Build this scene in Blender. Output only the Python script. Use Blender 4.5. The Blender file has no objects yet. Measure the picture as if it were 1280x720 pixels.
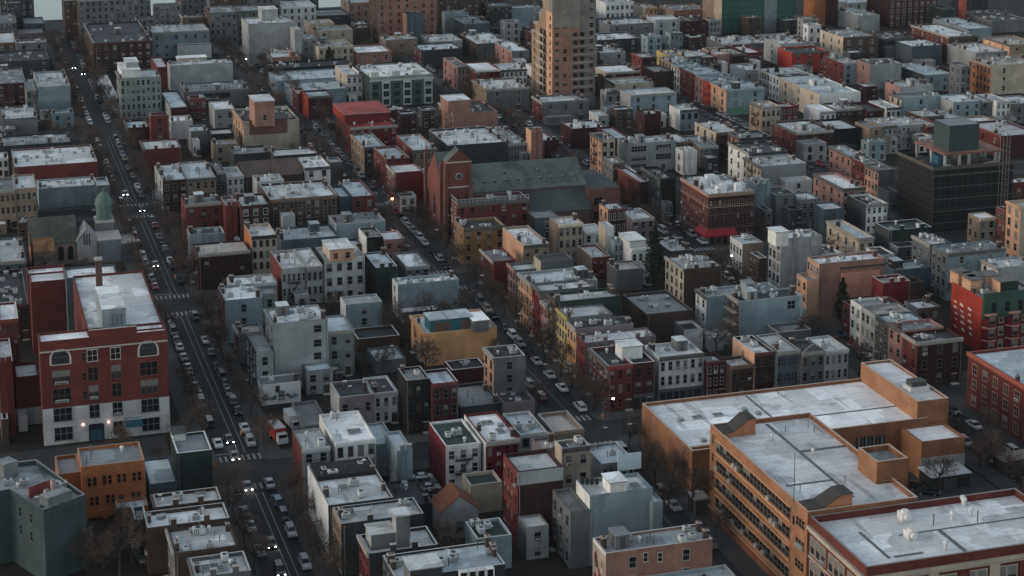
import bpy, math, random
import numpy as np
random.seed(7)
SC = bpy.context.scene
COL = SC.collection
# ---------------------------------------------------------------- survey: photo pixel -> street grid (u across, v away, z up), metres
H = 150.0; FOC = 2320.0; PITCH = math.atan(411 / 2320); PY = 60
ct, st = math.cos(PITCH), math.sin(PITCH)
AZ = math.atan2(729, FOC * ct + 411 * st)
ca, sa = math.cos(AZ), math.sin(AZ)
def g(px, py, z=0.0):
    a = px - 640; w = PY - py
    d = (a, w * st + FOC * ct, w * ct - FOC * st); t = (z - H) / d[2]
    X, Y = d[0] * t, d[1] * t
    return X * ca + Y * sa, -X * sa + Y * ca
def W(u, v, z=0.0): return (u * ca - v * sa, u * sa + v * ca, z)
def pr(u, v, z):
    X, Y, Z = W(u, v, z); Z -= H
    f = Y * ct - Z * st
    return 640 + FOC * X / f, PY - FOC * (Y * st + Z * ct) / f
# ---------------------------------------------------------------- materials
PAL = dict(rb=(.23,.058,.05), db=(.085,.036,.032), br=(.13,.085,.065), tn=(.34,.25,.185), cr=(.5,.42,.33), wh=(.68,.67,.65),
 lg=(.37,.38,.38), gy=(.21,.215,.22), dg=(.085,.09,.095), bk=(.03,.03,.034), bl=(.29,.36,.39), sb=(.13,.17,.2), gn=(.05,.078,.07),
 pg=(.3,.33,.31), tl=(.06,.2,.24), oc=(.72,.39,.19), pk=(.42,.23,.2), mv=(.25,.2,.21), rd=(.5,.055,.04), cm=(.24,.032,.042),
 pc=(.62,.36,.24), yl=(.55,.42,.15), sm=(.4,.215,.17), mr=(.11,.034,.038))
PAL['or'] = (.5,.18,.075); PAL['gb'] = (.36,.22,.11)
RPAL = dict(W=(.86,.86,.85), P=(.64,.65,.64), G=(.27,.285,.29), D=(.045,.05,.055), B=(.54,.6,.62), T=(.42,.38,.34), N=(.04,.065,.06), R=(.34,.06,.055))
MATS = {}
def nt(name, rough=.8, spec=.3, metal=0):
    m = bpy.data.materials.new(name); m.use_nodes = True
    n = m.node_tree; b = n.nodes['Principled BSDF']
    b.inputs['Roughness'].default_value = rough; b.inputs['Specular IOR Level'].default_value = spec; b.inputs['Metallic'].default_value = metal
    return m, n, b
def math_(n, op, a, b_=None, c=None):
    x = n.nodes.new('ShaderNodeMath'); x.operation = op
    for i, q in enumerate((a, b_, c)):
        if q is None: continue
        if isinstance(q, (int, float)): x.inputs[i].default_value = q
        else: n.links.new(q, x.inputs[i])
    return x.outputs[0]
def surf(kind, col, rough=.85, spec=.25):
    """weathered procedural surface; kind: brick, plaster, roof, ground, bark, plain"""
    key = (kind, tuple(col), rough)
    if key in MATS: return MATS[key]
    m, n, b = nt(kind + '_surface', rough, spec); L = n.links
    tc = n.nodes.new('ShaderNodeTexCoord'); oi = n.nodes.new('ShaderNodeObjectInfo')
    off = n.nodes.new('ShaderNodeVectorMath'); off.operation = 'ADD'
    L.new(tc.outputs['Object'], off.inputs[0])
    if kind != 'ground':
        k = math_(n, 'MULTIPLY', oi.outputs['Random'], 137.0); cb = n.nodes.new('ShaderNodeCombineXYZ')
        L.new(k, cb.inputs[0]); L.new(k, cb.inputs[1]); L.new(cb.outputs[0], off.inputs[1])
    def noise(sc, vec=None, det=4, mp=None):
        x = n.nodes.new('ShaderNodeTexNoise'); x.inputs['Scale'].default_value = sc; x.inputs['Detail'].default_value = det
        v = off.outputs[0]
        if mp:
            q = n.nodes.new('ShaderNodeMapping'); q.inputs['Scale'].default_value = mp; L.new(v, q.inputs[0]); v = q.outputs[0]
        L.new(v, x.inputs['Vector']); return x.outputs[0]
    def dev(o, amp): return math_(n, 'MULTIPLY', math_(n, 'SUBTRACT', o, .5), amp)
    terms = []
    if kind in ('brick', 'plaster'):
        terms += [dev(noise(.22), .65), dev(noise(1.6), .3), dev(noise(1, mp=(.8, .8, .07)), .4 if kind == 'plaster' else .35)]
    if kind == 'roof':
        terms += [dev(noise(.16, det=6), .55), dev(noise(1.3, det=5), .45), dev(noise(.5, mp=(.25, 2.2, 1)), .3)]
    if kind == 'ground':
        terms += [dev(noise(.05, det=8), .9), dev(noise(.7, det=6), .6)]
    if kind == 'asphalt':
        terms += [dev(noise(.12, det=8), .9), dev(noise(1.5, det=6), .4), dev(noise(.5, mp=(1, .1, 1)), .5)]
    if kind in ('bark', 'plain'):
        terms += [dev(noise(.8), .4)]
    if kind != 'ground': terms.append(dev(oi.outputs['Random'], .42 if kind == 'roof' else .25))
    v = None
    for t in terms: v = t if v is None else math_(n, 'ADD', v, t)
    v = math_(n, 'ADD', v, 1.0); v = math_(n, 'MAXIMUM', v, .25)
    if kind == 'roof':      # membrane seams and dark ponding stains
        bt = n.nodes.new('ShaderNodeTexBrick'); bt.inputs['Scale'].default_value = 1.0
        bt.inputs['Brick Width'].default_value = 9; bt.inputs['Row Height'].default_value = 1.9; bt.inputs['Mortar Size'].default_value = .05
        bt.inputs['Color1'].default_value = (1,1,1,1); bt.inputs['Color2'].default_value = (.93,.93,.93,1); bt.inputs['Mortar'].default_value = (.72,.72,.72,1)
        L.new(off.outputs[0], bt.inputs['Vector']); v = math_(n, 'MULTIPLY', v, bt.outputs['Color'])
        s = noise(.28, det=7); mr = n.nodes.new('ShaderNodeMapRange'); mr.inputs[1].default_value = .56; mr.inputs[2].default_value = .7
        mr.inputs[3].default_value = 1; mr.inputs[4].default_value = .7; L.new(s, mr.inputs[0]); v = math_(n, 'MULTIPLY', v, mr.outputs[0])
    if kind == 'roof':      # rectangular repairs of another age and dark tar lines
        vo = n.nodes.new('ShaderNodeTexVoronoi'); vo.distance = 'CHEBYCHEV'; vo.inputs['Scale'].default_value = .17; L.new(off.outputs[0], vo.inputs['Vector'])
        sp = n.nodes.new('ShaderNodeSeparateColor'); L.new(vo.outputs['Color'], sp.inputs[0])
        m2 = n.nodes.new('ShaderNodeMapRange'); m2.inputs[3].default_value = .66; m2.inputs[4].default_value = 1.14; L.new(sp.outputs[0], m2.inputs[0]); v = math_(n, 'MULTIPLY', v, m2.outputs[0])
        w2 = noise(.35, mp=(1, .12, 1), det=3); m3 = n.nodes.new('ShaderNodeMapRange'); m3.inputs[1].default_value = .64; m3.inputs[2].default_value = .67; m3.inputs[3].default_value = 1; m3.inputs[4].default_value = .66; L.new(w2, m3.inputs[0]); v = math_(n, 'MULTIPLY', v, m3.outputs[0])
    if kind in ('plaster', 'brick'):      # patched render, damp streaks
        sx0 = n.nodes.new('ShaderNodeSeparateXYZ'); L.new(off.outputs[0], sx0.inputs[0]); cb0 = n.nodes.new('ShaderNodeCombineXYZ')
        L.new(math_(n, 'ADD', sx0.outputs[0], sx0.outputs[1]), cb0.inputs[0]); L.new(sx0.outputs[2], cb0.inputs[1])
        vo = n.nodes.new('ShaderNodeTexVoronoi'); vo.distance = 'CHEBYCHEV'; vo.inputs['Scale'].default_value = .28; L.new(cb0.outputs[0], vo.inputs['Vector'])
        sp = n.nodes.new('ShaderNodeSeparateColor'); L.new(vo.outputs['Color'], sp.inputs[0])
        m2 = n.nodes.new('ShaderNodeMapRange'); m2.inputs[3].default_value = .85; m2.inputs[4].default_value = 1.1; L.new(sp.outputs[0], m2.inputs[0]); v = math_(n, 'MULTIPLY', v, m2.outputs[0])
    if kind == 'brick':
        sx = n.nodes.new('ShaderNodeSeparateXYZ'); L.new(off.outputs[0], sx.inputs[0]); cb2 = n.nodes.new('ShaderNodeCombineXYZ')
        L.new(math_(n, 'ADD', sx.outputs[0], sx.outputs[1]), cb2.inputs[0]); L.new(sx.outputs[2], cb2.inputs[1])
        bt = n.nodes.new('ShaderNodeTexBrick'); bt.inputs['Scale'].default_value = 1; bt.inputs['Brick Width'].default_value = .45; bt.inputs['Row Height'].default_value = .15
        bt.inputs['Mortar Size'].default_value = .012; bt.inputs['Color1'].default_value = (1.12,1.12,1.12,1); bt.inputs['Color2'].default_value = (.86,.86,.86,1); bt.inputs['Mortar'].default_value = (1.3,1.3,1.3,1)
        L.new(cb2.outputs[0], bt.inputs['Vector']); v = math_(n, 'MULTIPLY', v, bt.outputs['Color'])
    hs = n.nodes.new('ShaderNodeHueSaturation'); hs.inputs['Color'].default_value = (*col, 1); L.new(v, hs.inputs['Value'])
    L.new(hs.outputs[0], b.inputs['Base Color'])
    MATS[key] = m; return m
BRICKY = {'rb','db','br','mr','or','cm','tn','pk','sm','mv'}
def wallm(c):
    q = PAL[c]; k = .37 + .52 * min(1, sum(q) / 1.5)
    return surf('brick' if c in BRICKY else 'plaster', tuple(round(x * k, 4) for x in q))
def roofm(c): return surf('roof', RPAL[c], .7, .3)
def plain(col, rough=.6, spec=.3): return surf('plain', col, rough, spec)
def emit(name, col, s):
    if name in MATS: return MATS[name]
    m, n, b = nt(name, .4); b.inputs['Base Color'].default_value = (*col, 1)
    b.inputs['Emission Color'].default_value = (*col, 1); b.inputs['Emission Strength'].default_value = s
    MATS[name] = m; return m
def glassm(i):
    k = 'glass%d' % i
    if k not in MATS:
        c = [(.012,.015,.018), (.03,.035,.04), (.16,.16,.15), (.05,.045,.04)][i]
        m, n, b = nt('window_glass', .12 if i != 2 else .35, .5); b.inputs['Base Color'].default_value = (*c, 1); MATS[k] = m
    return MATS[k]
METAL = plain((.03,.03,.033), .5)
STONE = plain((.4,.37,.33), .8)
# ---------------------------------------------------------------- mesh building
class MB:
    def __init__(s): s.v = []; s.f = []; s.m = []; s.mats = []
    def mi(s, m):
        if m not in s.mats: s.mats.append(m)
        return s.mats.index(m)
    def face(s, pts, m):
        i = len(s.v); s.v += [tuple(p) for p in pts]; s.f.append(tuple(range(i, i + len(pts)))); s.m.append(s.mi(m))
    def box(s, x0, y0, z0, x1, y1, z1, m, front=None, left=None, top=None, bottom=True):
        A = [(x0,y0),(x1,y0),(x1,y1),(x0,y1)]
        for k in range(4):
            a, b = A[k], A[(k+1) % 4]
            mm = front if (k == 0 and front) else left if (k == 3 and left) else m
            s.face([(a[0],a[1],z0),(b[0],b[1],z0),(b[0],b[1],z1),(a[0],a[1],z1)], mm)
        s.face([(x0,y0,z1),(x1,y0,z1),(x1,y1,z1),(x0,y1,z1)], top or m)
        if bottom: s.face([(x0,y1,z0),(x1,y1,z0),(x1,y0,z0),(x0,y0,z0)], m)
    def prism(s, poly, z0, z1, m, top=None):
        n = len(poly)
        for k in range(n):
            a, b = poly[k], poly[(k+1) % n]
            s.face([(a[0],a[1],z0),(b[0],b[1],z0),(b[0],b[1],z1),(a[0],a[1],z1)], m)
        s.face([(p[0],p[1],z1) for p in poly], top or m); s.face([(p[0],p[1],z0) for p in reversed(poly)], m)
    def tube(s, a, b, r0, r1, m, n=6, cap=True):
        a = np.array(a, float); b = np.array(b, float); d = b - a; L = np.linalg.norm(d); d = d / (L + 1e-9)
        q = np.array((0,0,1.)) if abs(d[2]) < .9 else np.array((1.,0,0)); x = np.cross(d, q); x /= np.linalg.norm(x); y = np.cross(d, x)
        R = [[p + r * (math.cos(t) * x + math.sin(t) * y) for t in [2 * math.pi * k / n for k in range(n)]] for p, r in ((a, r0), (b, r1))]
        i = len(s.v); s.v += [tuple(p) for rr in R for p in rr]; mm = s.mi(m)
        for k in range(n): s.f.append((i + k, i + n + k, i + n + (k+1) % n, i + (k+1) % n)); s.m.append(mm)
        if cap: s.f.append(tuple(i + n + k for k in range(n))[::-1]); s.m.append(mm); s.f.append(tuple(i + k for k in range(n))); s.m.append(mm)
    def lathe(s, prof, m, n=12, c=(0,0)):
        i = len(s.v); mm = s.mi(m)
        for r, z in prof:
            for k in range(n): t = 2 * math.pi * k / n; s.v.append((c[0] + r * math.cos(t), c[1] + r * math.sin(t), z))
        for j in range(len(prof) - 1):
            for k in range(n):
                s.f.append((i + j*n + k, i + j*n + (k+1) % n, i + (j+1)*n + (k+1) % n, i + (j+1)*n + k)); s.m.append(mm)
    def mesh(s, name):
        me = bpy.data.meshes.new(name); me.from_pydata(s.v, [], s.f)
        for m in s.mats: me.materials.append(m)
        me.polygons.foreach_set('material_index', s.m); me.update(); return me
def put(name, me, parent=None, loc=(0,0,0), rz=0.0, sc=None):
    o = bpy.data.objects.new(name, me); COL.objects.link(o)
    if parent is not None: o.parent = parent
    o.location = loc
    if rz: o.rotation_euler = (0, 0, rz)
    if sc: o.scale = sc
    return o
def empty(name, u, v, rz=None, z=0.0):
    o = bpy.data.objects.new(name, None); COL.objects.link(o); o.location = W(u, v, z); o.rotation_euler = (0, 0, AZ if rz is None else rz); o.empty_display_size = .5
    return o
USED = set()
def tag(o, label=None, cat=None, group=None, kind=None):
    if label:
        o['label'] = label
        if not group and label in USED: print('DUP LABEL', label)
        USED.add(label)
    if cat: o['category'] = cat
    if group: o['group'] = group
    if kind: o['kind'] = kind
    return o
SKY, SUN, SUNANG, HAZE, EXPO, DUST, OZ = .15, .45, 20, .000025, .68, .5, 1.3
DATA = '''
# ---- A: left of avenue
101 584 181 560 11 or or G 0 0 1|orange two storey house with paired windows and a grey flat roof|k=house;cop=tn;x=orange
+ 72 593 101 570 9.3 or or G 0 0 1
221 567 265 543 10 gn gn G 0 0 0|dark green corner house with pale roof rim beside the avenue crosswalk|k=house;cop=wh;x=greencorner
^ 216 543 232 534 1.6 wh wh D 0 0
186 606 222 574 4.5 sb sb B 0 0 0|low slate shed roof between the orange house and dark green corner house|k=garage
195 634 277 621 9 br br W 0 3 1|narrow white roofed house just below the dark green corner house|k=house
184 660 287 640 9 br br W 0 3 2|brown walled house with a white roof and two square chimneys|k=house
+ 168 650 184 642 8 dg dg P 1 0 0
218 692 298 661 8.5 br gy P 0 3 3|house with a stained pale roof below the two chimney house|k=house
244 722 314 697 8.5 gy gy P 0 3 3|house at the picture's bottom edge with patched pale roof by the avenue|k=house
49 428 209 419 b558 rb rb W 0 0 0|big red brick school with white base, arched top windows and white roof|k=school;x=school
+ 111 424 208 345 22.6 rb rb W 0 0 0
+ 38 353 83 342 18 rb rb W 0 0 0
+ 83 348 147 335 20 sb sb W 0 0 0
+ 34 343 82 334 17 rb rb W 0 0 0
-3 453 16 424 17 rb rb W 0 0 1|red brick annex with a white roof beside the big school's wing|k=annex
19 472 49 443 b533 rb rb P 1 0 0|low red link building with a sloping grey roof joining the big school|k=annex;x=link
-6 401 23 379 21 rb mv W 3 0 1|reddish annex with small arched windows and pale roof above the school link|k=annex;cop=wh
48 236 121 225 b262 bl bl P 0 0 3|pale blue blank walled building with pinkish rooftop sheds by the avenue|k=apt;x=paleblue
+ 121 232 137 222 10 gy gy P 0 3 1
-14 239 19 223 12 tn tn P 5 2 1|tan tenement at the left edge with rows of small windows|k=apt
19 236 46 219 12 tn tn P 4 2 1|tan tenement joined to the pale blue blank walled building|k=apt
18 209 122 187 9 rb br P 0 2 3|long low red brick building with half white and half cluttered roof|k=ware
0 183 90 170 7 dg dg G 0 0 3|dark low terrace behind the bare trees by the avenue|k=ware
-8 163 20 152 6 gy dg G 2 0 1|small grey shed at the left edge below the dark red workshop|k=garage
2 149 47 134 8 gy dg P 0 0 2|low dark building with pale roof in front of the blank blue wall|k=ware
47 109 88 90 b147 bl bl P 0 0 2|building with a tall blank pale blue side wall beside the avenue|k=apt;x=bluewall
33 112 46 96 11 gy gy G 2 0 1|narrow grey house squeezed against the blank pale blue wall|k=house
-5 105 32 86 10 mr mr G 3 0 2|dark red workshop at the left edge near the blank blue wall|k=ware
0 77 62 64 7 dg dg D 4 0 1|dark low warehouse at the left edge below the grey loft|k=ware
20 54 58 43 9 gy gy P 2 0 1|grey loft with pale roof beside the far end of the avenue|k=apt
-4 54 20 40 8 br br P 2 0 0|brown roofed block at the far left edge beside the grey loft|k=apt
-10 28 36 17 10 gy gy G 5 2 1|grey apartment block on the far left shore|k=apt
8 4 32 0 15 dg dg G 4 2 0|dark slate apartment block nearest the water|k=apt
30 30 56 22 7 sb gy G 2 0 0|small slate blue house by the pale water|k=house
22 42 55 36 5 mv mv G 3 0 0|low mauve building beside the trees at the water's edge|k=house
-30 330 33 300 8 sb sb P 4 0 2|low slate building with pale roof left of the olive church roof|k=ware
-20 385 38 340 9 db db D 6 0 2|dark brick row in front of the slate building at the left edge|k=house
# ---- B: avenue to church street, below first cross street
377 562 413 538 9.5 lg rb P 2 0 1|corner house with a bare red side wall beside the parked truck|k=house;fe=1
419 554 470 518 10 wh wh W 4 0 1|white walled house with a broad white roof and four rear windows|k=house
496 564 516 540 9 bl bl B 0 0 0|pale blue narrow extension behind the broad white roofed house|k=house
+ 470 556 496 530 7 bl bl B 1 0 0
410 632 492 581 10 dg wh P 0 0 2|building with a white side wall and half black half pale roof|k=apt;x=tarroof
495 634 540 603 4 dg dg D 0 0 3|low black roofed garage with junk on top beside the parking yard|k=garage
426 655 530 634 10 dg tn P 0 6 2|tan brick sided house facing the avenue with a long pale roof|k=apt
461 692 548 668 9.5 dg rb P 0 3 1|red brick fronted house with grey boxes stacked on its roof|k=apt
^ 464 668 494 655 3 gy lg P 0 0
^ 495 645 512 636 6 gy lg P 0 0
494 724 632 694 9.5 dg dg B 0 3 3|dark modern house with white framed skylights at the bottom edge|k=apt;x=frames
^ 513 712 553 697 3 dg gy P 0 0
551 641 598 626 5.5 lg lg R 1 0 0|small white gabled house with a rust brown pitched roof|k=cottage;gable=v;rise=2.9;roof=rust
588 607 628 592 6 cr cr N 0 0 0|low cream building with a dark green roof beside the gabled house|k=house
596 674 640 652 6.5 bl bl N 0 0 2|low pale building with a dark green roof beneath the dark brick block|k=house
647 590 704 567 15 db rb P 0 4 0|tall dark brick block with pale top band and pale roof|k=apt;x=darkbrick
702 561 738 543 12 cr cr D 2 0 2|cream tower house with two arched windows and a roof deck|k=apt
676 562 702 549 10.5 mv mv T 1 0 1|mauve house wedged between cream tower house and dark brick block|k=house
752 580 793 556 6 lg lg B 5 0 1|low grey hall with pale blue roof and pilastered wall|k=ware
737 620 816 600 13.5 bl wh P 0 0 1|modern pale blue house with white stair tower and roof terrace|k=apt;x=modern
+ 713 640 737 612 11 gy gy G 0 3 0
+ 816 628 829 610 11.5 bl bl P 0 0 0
^ 763 603 783 592 2.6 wh wh W 0 0
757 692 891 672 11 sm wh G 2 0 3|long pink side walled house with a painted mural on its narrow end|k=apt;x=mural
812 735 920 714 6 bl bl B 0 0 1|low building with pale blue roof below the long pink house|k=ware
557 558 601 528 9.5 wh cm N 3 0 1|white backed house with dark green roof and a crimson side wall|k=house;fe=1
607 553 650 518 10 cm wh W 4 0 2|dark crimson fronted house with white roof and two skylights|k=house
649 543 684 517 9 lg gy B 2 0 2|house with pale blue roof beside the crimson fronted house|k=house
692 540 730 517 9 tn gy T 2 0 0|house with a smooth beige roof facing the church street corner|k=house
# ---- C: avenue to church street, first to second cross street
424 497 467 478 8.5 mv lg D 3 0 1|lilac grey house with a black roof beside a white house|k=house
467 492 508 472 b531 wh wh P 3 0 1|white three bay house between lilac grey and charcoal houses|k=house
508 476 541 460 12 bk bk P 3 0 2|charcoal painted house between white house and dark red house|k=house
541 480 573 463 11.5 mr mr B 3 0 0|dark red house with smooth pale blue roof beside charcoal house|k=house
576 509 627 482 4.5 dg dg G 0 0 1|low grey roofed garage beneath the ochre yellow wall|k=garage
630 504 669 490 5 mv mv D 0 0 1|low shed with a stained white wall below the beige narrow block|k=garage
617 448 657 434 12.5 gy pc D 1 2 2|beige narrow four storey block with peach side by the church street|k=apt
532 417 621 394 b459 oc oc P 0 2 1|building with a large blank ochre yellow side wall|k=apt;x=ochre
^ 538 400 590 391 3.2 tl tl B 0 0
^ 592 401 611 391 3 gy gy W 0 0
342 405 410 386 16 lg lg P 0 2 3|tall pale grey apartment block with cluttered roof beside bare yard|k=apt;x=greyblock
+ 320 441 342 417 10.5 lg dg G 1 3 1
327 481 376 464 5 wh wh G 1 0 1|small white building with dark painted graffiti on its wall|k=garage;x=graffiti
380 533 412 503 4 gy gy G 0 0 0|low grey roofed workshop behind the parked truck|k=garage
409 415 443 396 11 pg gy B 2 0 0|pale green house attached to the tall pale grey apartment block|k=house;fe=0
432 381 478 371 9 bl wh P 1 0 0|small pale blue house with a white side standing in bare yards|k=house
447 424 500 411 3.5 br br D 0 0 0|long low brown shed in the bare yards|k=garage
281 376 328 358 11 bl mr W 1 2 2|pale teal house with white roof facing the avenue below second crossing|k=house;x=tealhouse
328 368 346 357 8 pg pg G 1 0 0|small greenish rear house behind the pale teal house|k=house
298 417 330 406 7.5 gy rb P 0 2 1|small house with red brick front on the avenue below pale teal house|k=house
289 357 346 346 9 lg lg W 2 0 2|low white roofed house behind the pale teal house|k=house
405 324 456 309 12 wh gy P 4 0 1|white four storey apartment house with peach rooftop room|k=apt
^ 412 312 442 300 3.4 pc cr P 2 0
352 336 383 314 12 lg rb W 5 0 2|grey ornate fronted house with red side wall and white roof|k=apt;fe=1
383 334 404 311 12 lg gy W 3 0 1|narrow grey house joined to the white apartment house|k=house
314 296 346 281 13 cr or W 4 0 1|cream arched window house with orange side wall and dark cornice|k=house;arch=1;fc=bk
231 256 281 246 12 rb rb G 3 1 2|red brick corner apartment house where avenue meets third crossing|k=apt;fe=1
282 257 297 246 12.5 rb rb P 0 0 1|narrow blank red brick house beside the cream arched window house|k=house
301 258 338 244 12.5 db rb P 3 3 2|dark brick house with red side and white window shades|k=apt
338 250 422 230 13 br br P 8 0 3|long brown brick tenement with many pale windows and cluttered roof|k=apt
+ 353 270 369 262 9.5 lg lg P 0 0 0
440 246 469 226 11 rb sb B 2 0 1|red fronted house with a tall grey side and pale blue roof|k=house
+ 424 246 440 232 11 sb sb B 0 0 0
351 301 423 281 6 sb gy B 0 0 2|low broad hall with grey green roof behind the white apartment house|k=ware
420 281 482 269 8 bl bl P 0 0 2|pale teal long building with blank side by the church street|k=ware
458 297 479 285 7 bk wh G 2 0 1|small black glass fronted studio with a white side wall|k=house
480 300 506 290 6 pk pk P 2 0 0|low pink house at the kerb of the church street|k=house
470 335 497 316 10 gn bk B 0 0 1|dark green blank walled house beside white apartment house|k=house
507 334 537 316 9 gy gy W 3 0 1|grey brick house with white roof beside dark green house|k=house
497 356 574 348 9 bl wh W 0 1 3|long pale grey building with white roof by the church street|k=apt
247 318 313 305 10 db mr P 3 2 1|dark brown brick house facing the avenue behind bare street trees|k=house
237 294 281 286 9.5 bl gy P 0 0 1|pale blue grey house between dark brown and red brick houses|k=house
# ---- B far: third crossing and beyond
203 226 234 206 11 db lg B 3 2 2|corner house with speckled pale roof and dark brick front|k=apt
234 224 270 203 11 tn tn B 4 0 1|tan house with four windows joined to the speckled roof corner house|k=apt
181 187 227 176 8.5 rb mr P 0 2 1|low red brick house with pale roof edge by the avenue|k=house
188 145 211 140 13 rb rb P 1 0 0|small square red brick tower house|k=house
160 160 187 150 8 mr gy B 0 2 1|low house with pale roof beside the square red brick tower|k=house
270 215 295 203 10 gy gy P 2 0 1|grey house behind the tan four window house|k=house
284 221 305 209 9 wh wh W 3 0 1|small white house with three windows near brown gabled house|k=house
304 153 374 136 12 cr pc D 0 4 2|cream and brown building with peach side and red rooftop tower|k=apt;x=brownpanel
^ 318 127 343 119 9 sm sm P 1 0
292 193 343 184 7 dg dg G 1 0 1|dark grey low building below the cream and brown building|k=ware
343 195 397 187 7.5 dg dg P 0 0 1|low black fronted building with long pale roof|k=ware
381 210 413 197 10 wh gy W 2 0 2|white house with two windows beside grey rear wing|k=house
+ 413 203 428 197 8 gy gy P 0 0 0
306 222 378 206 8 br br G 0 0 0|brown gabled house with dark brown pitched roof|k=cottage;gable=u;rise=3;roof=brown
321 227 355 219 11 lg lg P 2 0 2|light grey house in front of the brown gabled house|k=house
150 98 201 84 16 pg pg P 8 3 1|pale green modernist apartment block with white rooftop stair|k=apt
^ 152 88 175 78 3.4 wh wh W 0 0
^ 158 78 173 72 5.5 lg lg P 0 0
136 124 149 94 5 wh lg W 0 0 0|low white roofed wing beside pale green modernist block|k=garage
117 54 190 18 15 db db D 7 6 3|large dark brick factory with black roof and rows of pale sills|k=ware;sill=1
190 41 262 32 12 bl bl P 6 0 1|pale blue white apartment house beside the dark brick factory|k=apt
212 82 291 67 11 lg lg P 0 0 2|greige building with a bright cream roof strip|k=apt
^ 222 73 258 70 1.5 cr cr W 0 0
196 84 210 72 9 rb rb P 0 0 0|narrow red house beside greige building|k=house
232 115 311 104 7 gy gy P 0 0 2|grey low hall with dark recessed front|k=ware;x=darkbay
213 135 236 114 7 mr lg B 0 0 0|dark red low house with sloping pale blue roof|k=house
268 137 294 127 8 lg lg W 2 0 1|small pale house with white roof beside cream and brown building|k=house
238 164 263 157 8 gy lg P 0 0 1|grey stepped house behind red brick low house|k=house
264 168 293 161 8 bk bk P 0 0 0|black cube shaped house beside grey stepped house|k=house
310 30 368 22 19 lg lg P 0 0 2|tall blank pale grey building with stepped tower top|k=apt
+ 368 37 377 32 17.5 lg lg P 0 0 0
^ 327 12 347 8 5 lg lg P 0 0
340 72 376 62 8 sm gy P 4 0 2|low reddish house at the foot of the tall blank grey building|k=house
352 9 395 2 14 wh wh P 5 0 0|white apartment house at the skyline with dark windows|k=apt
386 30 418 25 11 cr cr P 0 0 1|cream flat block with a plain wall near the skyline|k=apt
393 39 441 33 10 cr tn P 2 0 1|wide cream block beside a tall evergreen tree|k=apt
398 60 446 51 10 cr cr P 6 0 2|cream house with six windows behind the evergreen tree|k=apt
446 66 490 57 8 sm rb W 3 0 0|red brick house with bright white roof edge|k=house
433 94 462 80 11 wh cr W 3 1 1|white plain house end of the ornate bay windowed block|k=house
462 97 541 82 12 pg gn W 9 0 3|ornate grey green bay windowed block with white rooftop crown|k=apt;x=bays
346 101 433 90 6 bl bl B 0 0 1|long pale grey sheds roof beside the church street|k=ware
366 114 433 103 6.5 bl bl B 0 0 1|lower long pale grey shed in front of another pale shed|k=ware
337 86 440 76 6 bk bk D 0 0 2|long black roofed shed behind pale grey sheds|k=ware
385 121 416 111 9 mr rd B 2 1 0|house with a bright red side wall and pale roof|k=house
372 117 385 110 8 rb rb P 0 1 0|small red house joined to the bright red sided house|k=house
438 160 497 142 10 cm rb R 6 0 1|red corrugated building with a tiered red roof and scaffold|k=apt
^ 431 143 488 129 3.6 cm rd R 0 0
567 142 622 128 9 sm sm D 0 3 1|salmon walled building with sunken black roof|k=apt
^ 560 126 588 119 5 sm sm P 0 0
455 184 482 168 10.5 dg tn B 2 4 2|house with tan brick flank and pale roof near street lamp|k=house
482 199 512 184 11 rb rb B 0 3 1|red house with pale roof behind long dark red front|k=house
494 216 532 206 12 cm rb P 0 4 0|dark red tall fronted house with grey brick top by church street|k=house
533 217 556 207 12 cm rd P 2 3 0|dark red house touching the gothic church tower|k=house
516 188 547 169 11 tn rb B 7 1 2|beige tenement with tall dark windows and pale roof|k=apt
560 182 634 162 10 dg dg P 0 0 3|dark walled building crowded with rooftop pipes|k=ware
634 180 662 159 9 gy gy P 6 0 3|building with railing topped pale roof beside reddish chimney block|k=ware
664 164 679 160 14 sm pc D 0 0 0|slim reddish tower block beside white tarp roof|k=house
679 176 698 159 8 mr mr W 0 0 0|dark red house covered with a bright white sloping roof|k=house
# ---- church street east side, near
@ 134.8 364.3 140.5 377 10.5 rb rb D 3 5 1|red brick corner house with black roof and white rooftop cabin|k=house;fc=rb;x=redcorner
@ 140.5 364.3 145.8 377 10.5 mr mr P 2 0 0|dark red house joined to the red brick corner house|k=house;x=shop
824 447 882 431 10.8 wh wh W 6 0 2|white six bay house with white roof facing the school|k=apt;shop=bk
883 453 912 443 9 mr mr P 3 0 1|brownstone house beside white six bay house|k=house
913 458 942 447 8.5 br br P 3 0 1|lower brown house with white window frames beside brownstone|k=house
943 442 973 421 11 db pc W 4 1 1|dark red arched window house with peach side wall|k=house;arch=1
973 440 1002 419 11.5 sb sb P 4 0 1|slate grey green house with paired white windows|k=house;dbl=1
1002 441 1031 426 11 gy gy D 3 0 1|grey stone house with a small front gable|k=house;x=smallgable
1031 439 1061 422 10.8 lg lg P 4 0 1|light grey corner house with dark shop base facing the school|k=house;shop=bk
@ 134.8 379.5 152 386 10.8 mv rb P 0 4 2|long mauve sided house with red brick front behind the red corner house|k=house
@ 134.8 386 149 392 12 mv oc D 2 3 3|house with rounded grey rear and ochre brown front|k=house
@ 134.8 392 146 400 12.8 gy yl P 0 4 1|narrow house with tall ochre yellow front on church street|k=house
@ 134.8 400 151 407 14.2 gn br P 0 3 2|house with reddish brown front and long dark green side wall|k=house
@ 134.8 407 147 412 11 lg pk P 0 2 0|slim pink fronted house between brown and dark red fronts|k=house
@ 134.8 412 149 419 13.2 gy cm P 0 3 1|crimson brick fronted house on the church street row|k=house
@ 134.8 419 152 430.5 12.6 lg pc B 0 5 2|peach fronted house with pale roof on the church street row|k=house
644 338 676 329 9 gy pk P 0 3 0|grey beige stepped building with pinkish front|k=apt
+ 676 327 717 322 12 gy cr D 0 0 0
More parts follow.
